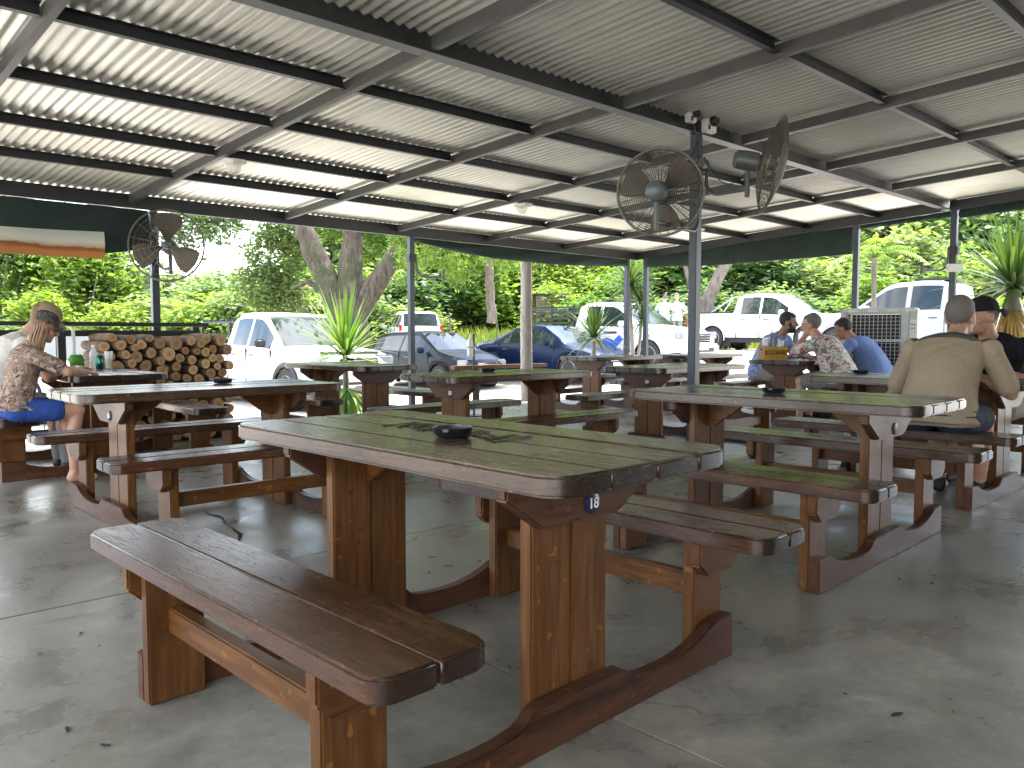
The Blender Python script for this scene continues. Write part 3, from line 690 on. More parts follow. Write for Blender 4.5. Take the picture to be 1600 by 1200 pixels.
# sockets on the main beam above the middle post
def socket(x, y, z, s, label):
    t = empty('power_socket', (x, y, z), R_(-6), label, 'socket', 'weatherproof sockets')
    MB().box((0, 0, 0), (.11 * s, .06, .13 * s)).build('housing', M['white_plastic'], t, bevel=.008)
    MB().lathe([(.001, 0), (.034 * s, 0), (.036 * s, .03), (.028 * s, .045), (.001, .046)], 16, (.012, -.028, .012), (0, -1, 0)).build('plug', M['blackplastic'], t, smooth=40)
    MB().box((-.03 * s, -.034, -.035 * s), (.02, .01, .035)).build('switch', M['blackplastic'], t, bevel=.002)
socket(5.54, YM - .085, 2.80, .8, 'small white power socket left on the main beam above the post')
socket(5.80, YM - .085, 2.79, 1.2, 'larger white power socket right on the main beam above the post')
mb = MB(); pts = []
for k in range(15):
    s = k / 14; pts.append((5.56 + .15 * s + .05 * math.sin(s * 7), YM - .10 + .05 * math.sin(3 * s), 2.74 - .34 * s - .05 * math.sin(s * 3.1)))
mb.tube(pts, .005, 6); o = mb.build('power_cable', M['blackplastic'], smooth=60); tag(o, 'black cable looping from the beam sockets down the middle post', 'cable')
pts = [(5.86 + s * 5.4, YM - .058, 2.79 + .05 * math.sin(s * 19) * (.4 + .3 * math.sin(s * 7)) + .05) for s in np.linspace(0, 1, 40)]
o = MB().tube(pts, .004, 5).build('power_cable', M['blackplastic'], smooth=60); tag(o, 'thin cable running along the main beam towards the right post', 'cable')

# bulkhead lamps under the rafters
M['lamp_glass'] = clear_glass('lamp_glass', (.92, .92, .88), .15)
for (x, y, l) in [(3.06, 6.63, 'white bulkhead lamp on the nearest rafter at left'), (6.42, 6.58, 'white bulkhead lamp on the rafter left of the round fan'), (9.68, 6.46, 'white bulkhead lamp on the farthest rafter')]:
    t = empty('bulkhead_lamp', (x, y, zr(y) - .004), 0, l, 'lamp', 'bulkhead lamps')
    MB().box((0, 0, -.018), (.13, .20, .035)).build('base', M['white_plastic'], t, bevel=.01)
    MB().lathe([(.062, 0), (.060, -.03), (.048, -.058), (.026, -.072), (.001, -.076)][::-1], 20, (0, .02, -.037)).build('cover', M['lamp_glass'], t, smooth=50)

# ------------------------------------------------------------------ counter rail with firewood
rail = empty('counter_rail', (0, 0, 0), 0, 'black painted rail counter behind the firewood stack at left', 'railing')
RY = 8.70
MB().box((2.0, RY - .02, 1.165), (3.24, .26, .04)).build('top_board', M['black'], rail, bevel=.006)
MB().box((2.0, RY, 1.075), (3.1, .05, .06)).build('rail', M['black'], rail, bevel=.004)
MB().box((2.0, RY, .12), (3.1, .05, .06)).build('rail', M['black'], rail, bevel=.004)
for x in (.47, 1.35, 2.22, 3.53):
    MB().box((x, RY, .5725), (.07, .07, 1.14)).build('post', M['black'], rail, bevel=.004)
for k in range(14):
    x = .55 + k * .125
    if x < 2.18: MB().tube([(x, RY, .15), (x, RY, 1.046)], .004, 5, False).build('wire_rod', M['black'], rail)
wp = MB().box((2.30, RY - .11, .57), (.028, .028, 1.12)).build('pipe', M['white_plastic'], rail, bevel=.004)
def log_mats():
    m, n, b, o = new_mat('log_cut_end'); v = coords(n, rnd=6)
    sp = n.nodes.new('ShaderNodeSeparateXYZ'); tc = n.nodes.new('ShaderNodeTexCoord'); n.links.new(tc.outputs['Object'], sp.inputs[0])
    rr = math_(n, 'POWER', math_(n, 'ADD', math_(n, 'POWER', sp.outputs['X'], 2.0), math_(n, 'POWER', sp.outputs['Z'], 2.0)), .5)
    ring = math_(n, 'SINE', math_(n, 'MULTIPLY', math_(n, 'ADD', rr, math_(n, 'MULTIPLY', noise(n, v, 9, 3), .02)), 520.0))
    c = ramp(n, [(.0, (.40, .26, .14)), (.5, (.52, .37, .21)), (1, (.62, .47, .29))], math_(n, 'ADD', math_(n, 'MULTIPLY', ring, .28), .5)).outputs[0]
    core = ramp(n, [(.0, (.62, .34, .17)), (.035, (1, 1, 1))], rr).outputs[0]; c = mixc(n, .8, c, core, 'MULTIPLY')
    oi = n.nodes.new('ShaderNodeObjectInfo'); c = mixc(n, 1, c, ramp(n, [(0, (.62, .52, .44)), (.45, (1, .94, .86)), (1, (1.15, 1.08, .96))], oi.outputs['Random']).outputs[0], 'MULTIPLY')
    n.links.new(c, b.inputs['Base Color']); b.inputs['Roughness'].default_value = .8; bump(n, b, noise(n, v, 60, 3), .4, .004)
    return m
M['log_end'] = log_mats(); M['log_bark'] = bark('log_bark', (.09, .055, .035), (.26, .17, .10))
def log_mesh(r, L, seed):
    rs = random.Random(seed); n = 14; mb = MB(); vs = []; fs = []
    ph = [rs.uniform(0, 6.28) for _ in range(3)]
    def rad(a): return r * (1 + .06 * math.sin(2 * a + ph[0]) + .04 * math.sin(3 * a + ph[1]))
    tilt = rs.uniform(-.05, .05)
    rows = [(-L / 2 + .004, .94), (-L / 2 + .012, 1), (0, 1.02), (L / 2, .98)]
    for y, k in rows:
        for i in range(n):
            a = 2 * math.pi * i / n; q = rad(a) * k; vs.append((q * math.cos(a), y + (tilt * q * math.cos(a) if y < 0 else 0), q * math.sin(a)))
    for j in range(3):
        for i in range(n): fs.append((j * n + (i + 1) % n, j * n + i, (j + 1) * n + i, (j + 1) * n + (i + 1) % n))
    mb.mi = 1; mb.add(vs, fs); mb.mi = 0; mb.f.append(tuple(range(n))); mb.m.append(0); mb.f.append(tuple(3 * n + n - 1 - i for i in range(n))); mb.m.append(0)
    return mb.mesh('log', [M['log_end'], M['log_bark']], 40)
LOGM = [log_mesh(r, .62, i) for i, r in enumerate((.040, .044, .048, .052, .057, .062, .068))]
LOGR = (.040, .044, .048, .052, .057, .062, .068)
# drop circles into the rack like a real pile
rl = random.Random(11); placed = []
X0, X1 = 2.36, 3.66
tries = 0
while tries < 1500:
    tries += 1
    k = rl.choice((0, 1, 1, 2, 2, 3, 3, 4, 5, 6)); r = LOGR[k] * 1.03; best = None
    for _ in range(26):
        x = rl.uniform(X0 + r, X1 - r); z = r
        for (px, pz, pr, _k) in placed:
            dx = abs(px - x)
            if dx < pr + r: z = max(z, pz + math.sqrt((pr + r) ** 2 - dx * dx))
        if best is None or z < best[1]: best = (x, z)
    lim = 1.07
    if best[1] + r < lim: placed.append((best[0], best[1], r, k))
    if len(placed) > 165: break

for (x, z, r, k) in placed:
    o = link('log', LOGM[k], None, (x, 8.36 + rl.uniform(-.05, .05), z + .004), (rl.uniform(-.02, .02), rl.uniform(0, 6.28), rl.uniform(-.05, .05)))
    tag(o, 'cut round firewood log stacked under the black rail', 'log', 'firewood logs stacked by the rail')

# ------------------------------------------------------------------ evaporative air cooler
def cooler():
    p = Vector((10.95, 4.42, 0)); f = (Vector((0, 0, 0)) - p).normalized(); f = Vector((f.x - .12, f.y + .10, 0)).normalized()
    ang = math.atan2(f.x, -f.y)
    t = empty('air_cooler', p, ang, 'large light grey portable air cooler with square grille behind the men', 'cooler')
    W, H, D = .92, 1.40, .56; G = M['grey_plastic']      # local -y is the front
    MB().box((0, .04, .33), (W - .03, D - .1, .60)).build('tank', G, t, bevel=.03)
    for s in (-1, 1): MB().box((s * (W / 2 - .045), 0, .98), (.09, D, .80)).build('side_column', G, t, bevel=.02)
    MB().box((0, 0, H - .03), (W, D, .075)).build('top_cover', G, t, bevel=.02)
    MB().box((0, -D / 2 + .03, .62), (W - .18, .05, .07)).build('sill', G, t, bevel=.01)
    MB().box((0, .0, .985), (W - .20, .02, .68)).build('dark_core', M['black'], t)
    x0, x1, z0, z1 = -W / 2 + .095, W / 2 - .20, .66, 1.33
    for k in range(13):
        x = x0 + (x1 - x0) * k / 12; MB().box((x, -D / 2 + .035, (z0 + z1) / 2), (.006, .03, z1 - z0)).build('slat', G, t)
    for k in range(15):
        z = z0 + (z1 - z0) * k / 14; MB().box(((x0 + x1) / 2, -D / 2 + .05, z), (x1 - x0, .02, .006)).build('slat', G, t)
    MB().box((W / 2 - .135, -D / 2 + .03, 1.0), (.10, .05, .74)).build('grille_frame', G, t, bevel=.01)
    MB().box((0, -D / 2 + .02, .985), (W - .2, .014, .035)).build('grille_bar', G, t, bevel=.004)
    for k, x in enumerate((-.3, -.06, .18, .38)): MB().box((x, -D / 2 - .004, H - .03), (.12, .02, .028)).build('top_recess', M['white_plastic'], t, bevel=.005)
    cp = MB().box((W / 2 - .045, -D / 2 - .006, 1.13), (.075, .016, .25)).build('control_panel', M['white_plastic'], t, bevel=.006)
    for i in range(2):
        for j in range(3): MB().box((W / 2 - .065 + j * .02, -D / 2 - .0155, 1.19 - i * .05), (.011, .006, .022)).build('button', M['fan_grey'], cp)
    for i in range(3): MB().box((W / 2 - .045, -D / 2 - .004, .92 - i * .13), (.05, .014, .08)).build('vent', G, t, bevel=.005)
    for sx in (-1, 1):
        for sy in (-1, 1): MB().lathe([(.03, -.015), (.035, 0), (.03, .015)], 14, (sx * .36, sy * .18, .035), (1, 0, 0)).build('castor', M['blackplastic'], t, smooth=40)
cooler()

# ------------------------------------------------------------------ sanitiser bottle on a black stand, low timber rail outside
st = empty('dispenser_stand', (6.86, 7.95, 0), 0, 'white bottle held on a thin black stand near the blue cars', 'stand')
MB().tube([(0, 0, .012), (0, 0, 1.07)], .014, 10).build('pole', M['black'], st, smooth=40)
MB().lathe([(.001, 0), (.13, 0), (.13, .012), (.001, .014)], 24).build('base', M['black'], st, smooth=40)
MB().ring((-.06, 0, .90), .047, .004, (0, 0, 1), 24, 6).build('holder_ring', M['black'], st)
MB().lathe([(.001, .78), (.038, .78), (.041, .80), (.041, .97), (.028, 1.01), (.013, 1.02), (.012, 1.06), (.001, 1.062)], 20, (-.06, 0, 0)).build('bottle', M['white_plastic'], st, smooth=40)
lr = empty('timber_rail', (9.0, 9.75, gz(9, 9.75)), R_(-6), 'low dark timber rail outside the floor edge before the blue cars', 'rail')
MB().box((0, 0, .84), (1.9, .14, .06)).build('beam', M['leg_x'], lr, bevel=.008)
for s in (-.5, .5): MB().box((s, 0, .405), (.09, .09, .81)).build('post', M['black'], lr, bevel=.005)

# ------------------------------------------------------------------ yellow drinks carrier with bottles and glasses, and small table things
def carrier():
    p = Vector((8.92, 4.84, ZT)); ang = R_(-YAW + 8)
    t = empty('drinks_carrier', (p.x + .08, p.y + .06, ZT), ang, 'yellow cardboard drinks carrier with black lettering beside the bearded man', 'carrier')
    W, D, H = .29, .17, .155
    yel = plain('carrier_yellow', (.52, .30, .055), .7, var=.15, scale=20); brn = plain('carrier_brown', (.30, .17, .07), .75)
    f = MB().box((0, -D / 2, H / 2), (W, .006, H)).build('front_panel', yel, t); MB().box((0, D / 2, H / 2), (W, .006, H)).build('back_panel', yel, t)
    for s in (-1, 1):
        q = MB().box((s * W / 2, 0, H / 2 + .01), (.006, D - .008, H + .02)).build('side_panel', brn, t)
        MB().box((s * (W / 2 + .0035), 0, .125), (.004, .06, .03)).build('hand_hole', M['black'], q)
    MB().box((0, 0, .004), (W - .008, D - .008, .006)).build('floor', brn, t)
    tx = link('lettering', text_mesh('ROODBAARD', .058, M['black']), f, (0, -D / 2 - .0045, .085), (R_(90), 0, 0)); tx.scale = (.80, 1.45, 1)
    MB().box((0, -D / 2 - .004, .028), (.2, .002, .004)).build('print_line', M['black'], f)
    hd = MB().tube([(-.04, 0, .15), (-.02, 0, .34), (.05, 0, .345), (.04, 0, .15)], .008, 8).build('handle', plain('handle_brown', (.09, .04, .02), .5), t)
    def glass(x, y, r, h, fillm, lvl, name, label, body=None):
        g = empty(name, t.matrix_world @ Vector((x, y, 0)), 0, label, 'glass' if name == 'drinking_glass' else 'bottle', 'glasses and bottles in the drinks carrier')
        g.location = Vector((t.location.x + x * math.cos(ang) - y * math.sin(ang), t.location.y + x * math.sin(ang) + y * math.cos(ang), ZT + .009))
        if name == 'drinking_glass':
            MB().lathe([(r * .8, 0), (r, h), (r * .96, h), (r * .76, .01), (.001, .008)], 18).build('cup', M['clear'], g, smooth=40)
            if fillm: MB().lathe([(.001, .012), (r * .76, .012), (r * (.76 + .2 * lvl), h * lvl), (.001, h * lvl + .001)], 16).build('drink', fillm, g, smooth=40)
        else:
            MB().lathe([(.001, 0), (r, 0), (r, h * .62), (r * .42, h * .78), (r * .38, h), (.001, h)], 16).build('body', body, g, smooth=40)
            MB().lathe([(r * 1.02, h * .2), (r * 1.02, h * .5)], 16).build('paper_label', fillm, g, smooth=40)
            MB().lathe([(.001, h), (r * .46, h), (r * .46, h + .015), (.001, h + .016)], 12).build('cap', M['black'], g)
    org = plain('orange_drink', (.65, .20, .015), .3); 
    glass(-.105, -.01, .034, .25, None, 0, 'drinking_glass', 'empty clear glass at the left end of the yellow carrier')
    glass(-.045, .03, .036, .26, org, .85, 'drinking_glass', 'tall glass of orange drink standing in the yellow carrier')
    glass(.055, -.03, .031, .25, M['white_plastic'], 0, 'bottle', 'clear bottle with pale label in the yellow carrier', M['clear'])
    glass(.115, .02, .034, .22, org, .45, 'drinking_glass', 'half full glass of orange drink at the carrier right end')
carrier()
def tabletop_things():
    # on the girl's table
    p = unproj(143, 575, ZT); t = empty('water_bottle', (p.x + .02, p.y, ZT), 0, 'clear plastic water bottle beside the green can', 'bottle')
    MB().lathe([(.001, 0), (.034, 0), (.036, .02), (.034, .05), (.036, .09), (.036, .13), (.014, .175), (.013, .19), (.001, .19)], 20).build('body', M['clear'], t, smooth=45)
    MB().lathe([(.001, .19), (.016, .19), (.016, .208), (.001, .209)], 14).build('cap', M['white_plastic'], t)
    p = unproj(156, 577, ZT); t = empty('drink_can', (p.x, p.y, ZT), 0, 'green drinks can on the table by the firewood', 'can')
    gm = plain('can_green', (.0, .12, .07), .25, .6)
    MB().lathe([(.001, 0), (.027, 0), (.033, .008), (.033, .112), (.027, .122), (.001, .120)], 22).build('body', gm, t, smooth=40)
    MB().lathe([(.026, .1225), (.027, .125), (.024, .1225)], 22).build('rim', M['alloy'], t); MB().box((-.012, -.0328, .07), (.02, .002, .035), Matrix.Rotation(.35, 3, 'Z')).build('print_mark', M['badge_white'], t)
    p = unproj(166, 575, ZT); t = empty('drinking_glass', (p.x + .03, p.y + .02, ZT), 0, 'tall clear beer glass right behind the green can', 'glass')
    MB().lathe([(.025, 0), (.036, .15), (.034, .15), (.022, .01), (.001, .009)], 18).build('cup', M['clear'], t, smooth=40)
    MB().lathe([(.001, .012), (.022, .012), (.030, .08), (.001, .081)], 16).build('drink', plain('beer', (.45, .30, .05), .2), t, smooth=40)
    p = unproj(103, 577, ZT); t = empty('green_pouch', (p.x + .12, p.y + .12, ZT), 0, 'crumpled bright green bag on the table in front of the girl', 'bag')
    mb = MB(); vs = []; fs = []; rs = random.Random(5)
    for j in range(7):
        for i in range(14):
            a = 2 * math.pi * i / 14; h = j / 6; r = (.036 + .02 * math.sin(h * 3.1)) * (1 + rs.uniform(-.16, .16)); vs.append((r * math.cos(a) * 1.2, r * math.sin(a) * .8, h * .12 + rs.uniform(-.006, .006)))
    for j in range(6):
        for i in range(14): fs.append((j * 14 + i, j * 14 + (i + 1) % 14, (j + 1) * 14 + (i + 1) % 14, (j + 1) * 14 + i))
    fs += [tuple(range(13, -1, -1)), tuple(84 + i for i in range(14))]
    mb.add(vs, fs).build('bag', plain('green_bag', (.06, .22, .02), .5, bmp=.6, scale=20), t, smooth=70)
    for (px, py, rz, lab) in ((130, 579, .4, 'dark phone lying on the table in front of the girl'),):
        p = unproj(px, py, ZT); o = MB().box((0, 0, .0045), (.075, .15, .009)).build('phone', M['blackplastic'], None, (p.x, p.y, ZT + .001), (0, 0, rz), bevel=.003); tag(o, lab, 'phone')
    # beside the beige-shirted man
    o = MB().box((0, 0, .006), (.15, .21, .010)).build('menu_card', M['white_plastic'], None, (6.12, 2.25, ZT + .001), (0, 0, .5), bevel=.002); tag(o, 'white card lying on the table left of the beige-shirted man', 'card')
    o = MB().box((0, 0, .016), (.09, .16, .03)).build('wallet', M['blackplastic'], None, (6.02, 1.62, ZT + .001), (0, 0, .2), bevel=.008); tag(o, 'black wallet on the table at the far right', 'wallet')
tabletop_things()

# ------------------------------------------------------------------ vehicles
def lerp_tab(tab, x):
    for (a, b) in zip(tab[:-1], tab[1:]):
        if x <= b[0]:
            t = (x - a[0]) / (b[0] - a[0]) if b[0] > a[0] else 0; return a[1] + (b[1] - a[1]) * t
    return tab[-1][1]
WHEELS = {}
def wheel_parts(r, w, style):
    k = (r, w, style)
    if k not in WHEELS:
        ty = MB().lathe([(r * .62, -w / 2), (r * .93, -w / 2), (r, -w * .34), (r, w * .34), (r * .93, w / 2), (r * .62, w / 2)], 30, (0, 0, 0), (0, 1, 0)).mesh('tyre', M['rubber'], 40)
        mb = MB().lathe([(r * .60, -w * .30), (r * .66, -w * .49), (r * .64, -w * .52), (r * .58, -w * .40), (r * .5, -w * .1), (.001, -w * .1)], 30, (0, 0, 0), (0, 1, 0))
        for i in range(6 if style else 5):
            a = 2 * math.pi * i / (6 if style else 5); d = Vector((math.cos(a), 0, math.sin(a)))
            mb.bar(d * .03 + Vector((0, -w * .42, 0)), d * r * .6 + Vector((0, -w * .40, 0)), .07, .03, (0, 1, 0))
        mb.lathe([(.001, -w * .5), (.05, -w * .48), (.05, -w * .3), (.001, -w * .3)], 14, (0, 0, 0), (0, 1, 0))
        WHEELS[k] = (ty, mb.mesh('rim', M['alloy'], 40))
    return WHEELS[k]
def car(name, label, cat, spec, loc, heading, paint_, parts=()):
    """local +x is the nose, z=0 the ground; heading = angle of the nose (radians, from +X)"""
    t = empty(name, loc, heading, label, cat, 'parked vehicles')
    L0, L1 = spec['x0'], spec['x1']; NS = 96
    xs = [L0 + (L1 - L0) * i / NS for i in range(NS + 1)]
    for k in list(spec['win']) + [spec['ws'], spec['rw']]:
        for e in k: xs.append(e)
    xs = sorted(set(round(x, 4) for x in xs)); R = spec['wr']
    secs = []
    for x in xs:
        w = lerp_tab(spec['w'], x); zb = lerp_tab(spec['belt'], x); zt = lerp_tab(spec['top'], x); wt = lerp_tab(spec['wt'], x); zl = lerp_tab(spec['low'], x)
        for xw in spec['axle']:
            Ra = R * 1.17
            if abs(x - xw) < Ra: zl = max(zl, R + math.sqrt(Ra * Ra - (x - xw) ** 2))
        zt = max(zt, zb + .02); zm = zl + (zb - zl) * .5
        e = (wt, zt - .035 - .02 * (zt - zb > .2)); b = (w * .955, zb)
        L = lambda q: (b[0] + (e[0] - b[0]) * q + (.018 * math.sin(math.pi * q) if zt - zb > .2 else 0), b[1] + (e[1] - b[1]) * q)
        secs.append([(w * .965, zl), (w * .995, zl + (zb - zl) * .22), (w, zm), (w * .985, zl + (zb - zl) * .82), b, L(.07), L(.9), e, (wt * .93, zt - .012), (wt * .55, zt), (0, zt + .008)])
    body = MB(); gl = {}
    nP = len(secs[0])
    full = [[(-y, z) for y, z in s] + [(y, z) for y, z in reversed(s[:-1])] for s in secs]
    nF = len(full[0]); vs = [(x, y, z) for x, s in zip(xs, full) for y, z in s]; body.v = vs; 
    inr = lambda xm, r: r[0] < xm < r[1]
    for i in range(len(xs) - 1):
        xm = (xs[i] + xs[i + 1]) / 2
        for j in range(nF - 1):
            f = (i * nF + j, i * nF + j + 1, (i + 1) * nF + j + 1, (i + 1) * nF + j)
            js = j if j < nP - 1 else nF - 2 - j; key = None
            if js == 5:
                for q, r in enumerate(spec['win']):
                    if inr(xm, r): key = ('side_window', q, j < nP - 1)
            if js in (8, 9):
                if inr(xm, spec['ws']): key = ('windscreen', 0, 0)
                elif inr(xm, spec['rw']): key = ('rear_window', 0, 0)
            if key: gl.setdefault(key, []).append(f)
            else: body.f.append(f)
    body.f += [tuple(range(nF)), tuple((len(xs) - 1) * nF + nF - 1 - k for k in range(nF))]
    body.m = [0] * len(body.f)
    bo = body.build('body', paint_, t, smooth=38)
    for key, fs in gl.items():
        used = sorted(set(i for f in fs for i in f)); mp = {a: k for k, a in enumerate(used)}
        MB().add([vs[i] for i in used], [tuple(mp[i] for i in f) for f in fs]).build(key[0], M['car_glass'], t, smooth=38)
    W = max(v for _, v in spec['w'])
    # dark floor pan and arch liners
    MB().box(((L0 + L1) / 2, 0, .34), (L1 - L0 - .35, W * 1.7, .16)).build('underbody', M['black'], t)
    for xw in spec['axle']:
        for s in (-1, 1):
            ty, rm = wheel_parts(R, spec['ww'], spec.get('rim', 0))
            wh = link('wheel', ty, t, (xw, s * (W - spec['ww'] * .55), R), (0, 0, 0 if s < 0 else math.pi)); link('rim', rm, wh)
            mb = MB(); pts = []
            for k in range(15):
                a = R_(-8) + math.pi * 1.09 * k / 14; pts.append((xw + R * 1.15 * math.cos(a), s * (W - .012), R + R * 1.15 * math.sin(a)))
            mb.tube(pts, spec.get('flare', .018), 6).build('wheel_arch', M['black'] if spec.get('darkarch') else paint_, t, smooth=50)
            MB().box((xw, s * (W - .28), R + .12), (R * 2.2, .35, R * 1.9)).build('arch_liner', M['black'], t)
    for s in (-1, 1):
        q = spec['mirror']; mb = MB().box((q[0], s * (W + .09), q[1]), (.12, .20, .15)); mb.build('mirror', M['black'] if spec.get('darkmirror') else paint_, t, smooth=40, bevel=.03, seg=3)
        for (xh, zh) in spec['handle']: MB().box((xh, s * (lerp_tab(spec['w'], xh) + .006), zh), (.19, .03, .03)).build('door_handle', M['fan_grey'], t, bevel=.01)
        for xd in spec['seam']:
            z0, z1 = spec.get('seamz', (.42, lerp_tab(spec['belt'], xd)))
            MB().box((xd, s * (lerp_tab(spec['w'], xd) - .0135), (z0 + z1) / 2), (.014, .03, z1 - z0)).build('door_seam', M['black'], t)
        hx, hz, hw, hh = spec['head']; wn = lerp_tab(spec['w'], hx)
        h = MB().box((hx, s * (wn - hw * .5 + .01), hz), (.22, hw, hh), Matrix.Rotation(-s * .55, 3, 'Z')); h.build('headlight', M['headlight'], t, bevel=.03, seg=3, smooth=40)
        tx, tz, th = spec['tail']; MB().box((tx, s * (lerp_tab(spec['w'], tx) - .04), tz), (.12, .09, th * .8)).build('tail_light', M['taillight'], t, bevel=.02, smooth=40)
    gx, gzz, gw, gh = spec['grille']; MB().box((gx, 0, gzz), (.08, gw, gh)).build('grille', M['black'], t, bevel=.02)
    for k in range(3): MB().box((gx + .042, 0, gzz + gh * (k - 1) * .3), (.012, gw * .94, gh * .08)).build('grille_bar', M['chrome'], t)
    bx_, bz_, bh_ = spec['bumper']; MB().box((bx_, 0, bz_), (.18, W * 1.72, bh_)).build('bumper', spec.get('bmat', paint_), t, bevel=.05, seg=3, smooth=40)
    MB().box((bx_ + .093, 0, bz_ - .02), (.012, W * 1.1, bh_ * .42)).build('air_intake', M['black'], t, bevel=.005)
    MB().box((bx_ + .10, 0, bz_ + .03), (.01, .50, .11)).build('number_plate', M['white_plastic'], t, bevel=.003)
    MB().box((L0 - .01, 0, .52), (.14, W * 1.7, .20)).build('rear_bumper', spec.get('bmat', paint_), t, bevel=.04, seg=2, smooth=40)
    return t
def pickup_spec(bed_top=1.14, hood=1.08, roof=1.80):
    return dict(x0=-2.62, x1=2.62, w=[(-2.62, .86), (-2.3, .90), (1.2, .915), (2.1, .90), (2.45, .80), (2.62, .58)], low=[(-2.62, .55), (-2.3, .42), (1.9, .42), (2.62, .50)],
        belt=[(-2.62, bed_top), (-.80, bed_top), (-.76, 1.12), (.95, 1.08), (1.05, hood), (2.2, hood - .08), (2.5, hood - .2), (2.62, hood - .36)],
        top=[(-2.62, bed_top + .02), (-.90, bed_top + .02), (-.82, roof - .12), (-.62, roof - .02), (-.2, roof), (.35, roof - .03), (.55, roof - .10), (1.32, hood + .06), (2.1, hood + .0), (2.45, hood - .12), (2.62, hood - .32)],
        wt=[(-2.62, .84), (-.95, .84), (-.8, .66), (.4, .67), (1.32, .80), (2.2, .78), (2.62, .50)],
        win=[(-.62, .02), (.10, .98)], ws=(.50, 1.30), rw=(-.90, -.84), axle=(-1.62, 1.62), wr=.385, ww=.26, mirror=(.86, 1.20), handle=[(-.52, .98), (.28, .98)], seam=[-.76, .06, 1.06], head=(2.40, .90, .36, .19), tail=(-2.60, .95, .36), grille=(2.60, .84, .78, .22), bumper=(2.56, .56, .26))
SEDAN = dict(x0=-2.25, x1=2.25, w=[(-2.25, .70), (-1.9, .84), (0, .885), (1.5, .86), (2.0, .78), (2.25, .55)], low=[(-2.25, .38), (-1.9, .26), (1.8, .24), (2.25, .32)],
    belt=[(-2.25, .84), (-1.6, .94), (0, .92), (.9, .90), (1.8, .78), (2.1, .68), (2.25, .56)], top=[(-2.25, .90), (-2.1, 1.00), (-1.55, 1.03), (-.75, 1.37), (-.2, 1.44), (.3, 1.41), (1.15, .97), (1.7, .86), (2.1, .72), (2.25, .58)],
    wt=[(-2.25, .62), (-1.6, .70), (-.7, .57), (.3, .58), (1.15, .74), (1.9, .68), (2.25, .46)], win=[(-1.05, -.30), (-.22, .82)], ws=(.32, 1.12), rw=(-1.5, -.75), axle=(-1.32, 1.38), wr=.325, ww=.215, mirror=(.72, .98), handle=[(-.85, .80), (.05, .80)], seam=[-1.1, -.26, .86], head=(2.02, .66, .34, .15), tail=(-2.17, .80, .18), grille=(2.24, .58, .7, .12), bumper=(2.2, .42, .26), flare=.012)
HATCH = dict(SEDAN); HATCH.update(x0=-2.02, x1=2.08, w=[(-2.02, .74), (-1.7, .84), (0, .875), (1.4, .86), (1.85, .78), (2.08, .58)], low=[(-2.02, .38), (-1.7, .27), (1.7, .25), (2.08, .33)],
    belt=[(-2.02, .90), (-1.4, .96), (0, .93), (.9, .91), (1.65, .82), (1.95, .74), (2.08, .62)], top=[(-2.02, .95), (-1.9, 1.08), (-1.62, 1.38), (-1.1, 1.45), (-.2, 1.48), (.25, 1.45), (1.1, 1.0), (1.6, .90), (1.95, .78), (2.08, .66)],
    wt=[(-2.02, .66), (-1.6, .58), (.25, .60), (1.1, .76), (1.8, .70), (2.08, .50)], win=[(-1.25, -.42), (-.34, .80)], ws=(.28, 1.06), rw=(-1.95, -1.64), axle=(-1.25, 1.28), handle=[(-.85, .82), (0, .82)], seam=[-1.3, -.38, .84], head=(1.90, .70, .34, .17), tail=(-1.97, .92, .24), grille=(2.07, .66, .62, .12), bumper=(2.03, .44, .28), mirror=(.70, 1.0))
SUV = dict(HATCH); SUV.update(top=[(-2.02, 1.0), (-1.94, 1.2), (-1.72, 1.60), (-1.1, 1.66), (-.2, 1.68), (.25, 1.64), (1.1, 1.12), (1.6, 1.02), (1.95, .88), (2.08, .72)], belt=[(-2.02, 1.0), (-1.4, 1.08), (0, 1.05), (.9, 1.02), (1.65, .94), (1.95, .84), (2.08, .66)], win=[(-1.8, -1.3), (-1.22, -.42), (-.34, .80)], rw=(-1.97, -1.74), wr=.355, head=(1.9, .80, .34, .18), tail=(-1.97, 1.05, .3), bumper=(2.03, .48, .3), mirror=(.7, 1.12))
HD = R_(-90)
def put(px, d, dy=0): 
    p = FWD * d + RGT * ((px - 800) / FPX * d); return Vector((p.x, p.y, gz(p.x, p.y)))
# white double cab at left, nose to the pavilion
sp = pickup_spec(); sp.update(flare=.05, darkarch=1, darkmirror=1)
v1 = car('pickup_truck', 'white double cab pickup with grey wheel arches behind the firewood', 'pickup', sp, (7.82, 14.75, -.30), HD, M['car_white'])
rk = MB()
for s in (-.62, .62): rk.tube([(-2.5, s, 1.60), (-.9, s, 1.66)], .02, 8)
rko = MB().box((-1.72, 0, 1.62), (1.6, 1.3, .03)).build('rack_platform', M['black'], v1, bevel=.006)
for k in range(6): MB().box((-2.45 + k * .29, 0, 1.655), (.05, 1.34, .03)).build('slat', M['black'], rko)
for sx in (-2.35, -1.0):
    for s in (-.72, .72): MB().box((sx, s, 1.38), (.05, .05, .46)).build('rack_leg', M['black'], v1)
MB().box((2.30, 0, 1.035), (.05, 1.2, .05)).build('bonnet_guard', M['black'], v1, bevel=.01)
MB().tube([(1.02, -.93, .45), (1.02, -.93, 1.12), (.72, -.80, 1.68)], .03, 8).build('snorkel', M['black'], v1) if False else None
# dark hatchback
car('hatchback_car', 'dark navy hatchback parked nose in behind the second post', 'car', HATCH, (13.1, 16.8, -.33), HD, M['car_navy'])
# blue sedan
car('sedan_car', 'blue sedan parked behind the ringed palm trunk', 'car', SEDAN, (15.55, 14.9, gz(15.5, 15)), HD + R_(2), M['car_blue'])
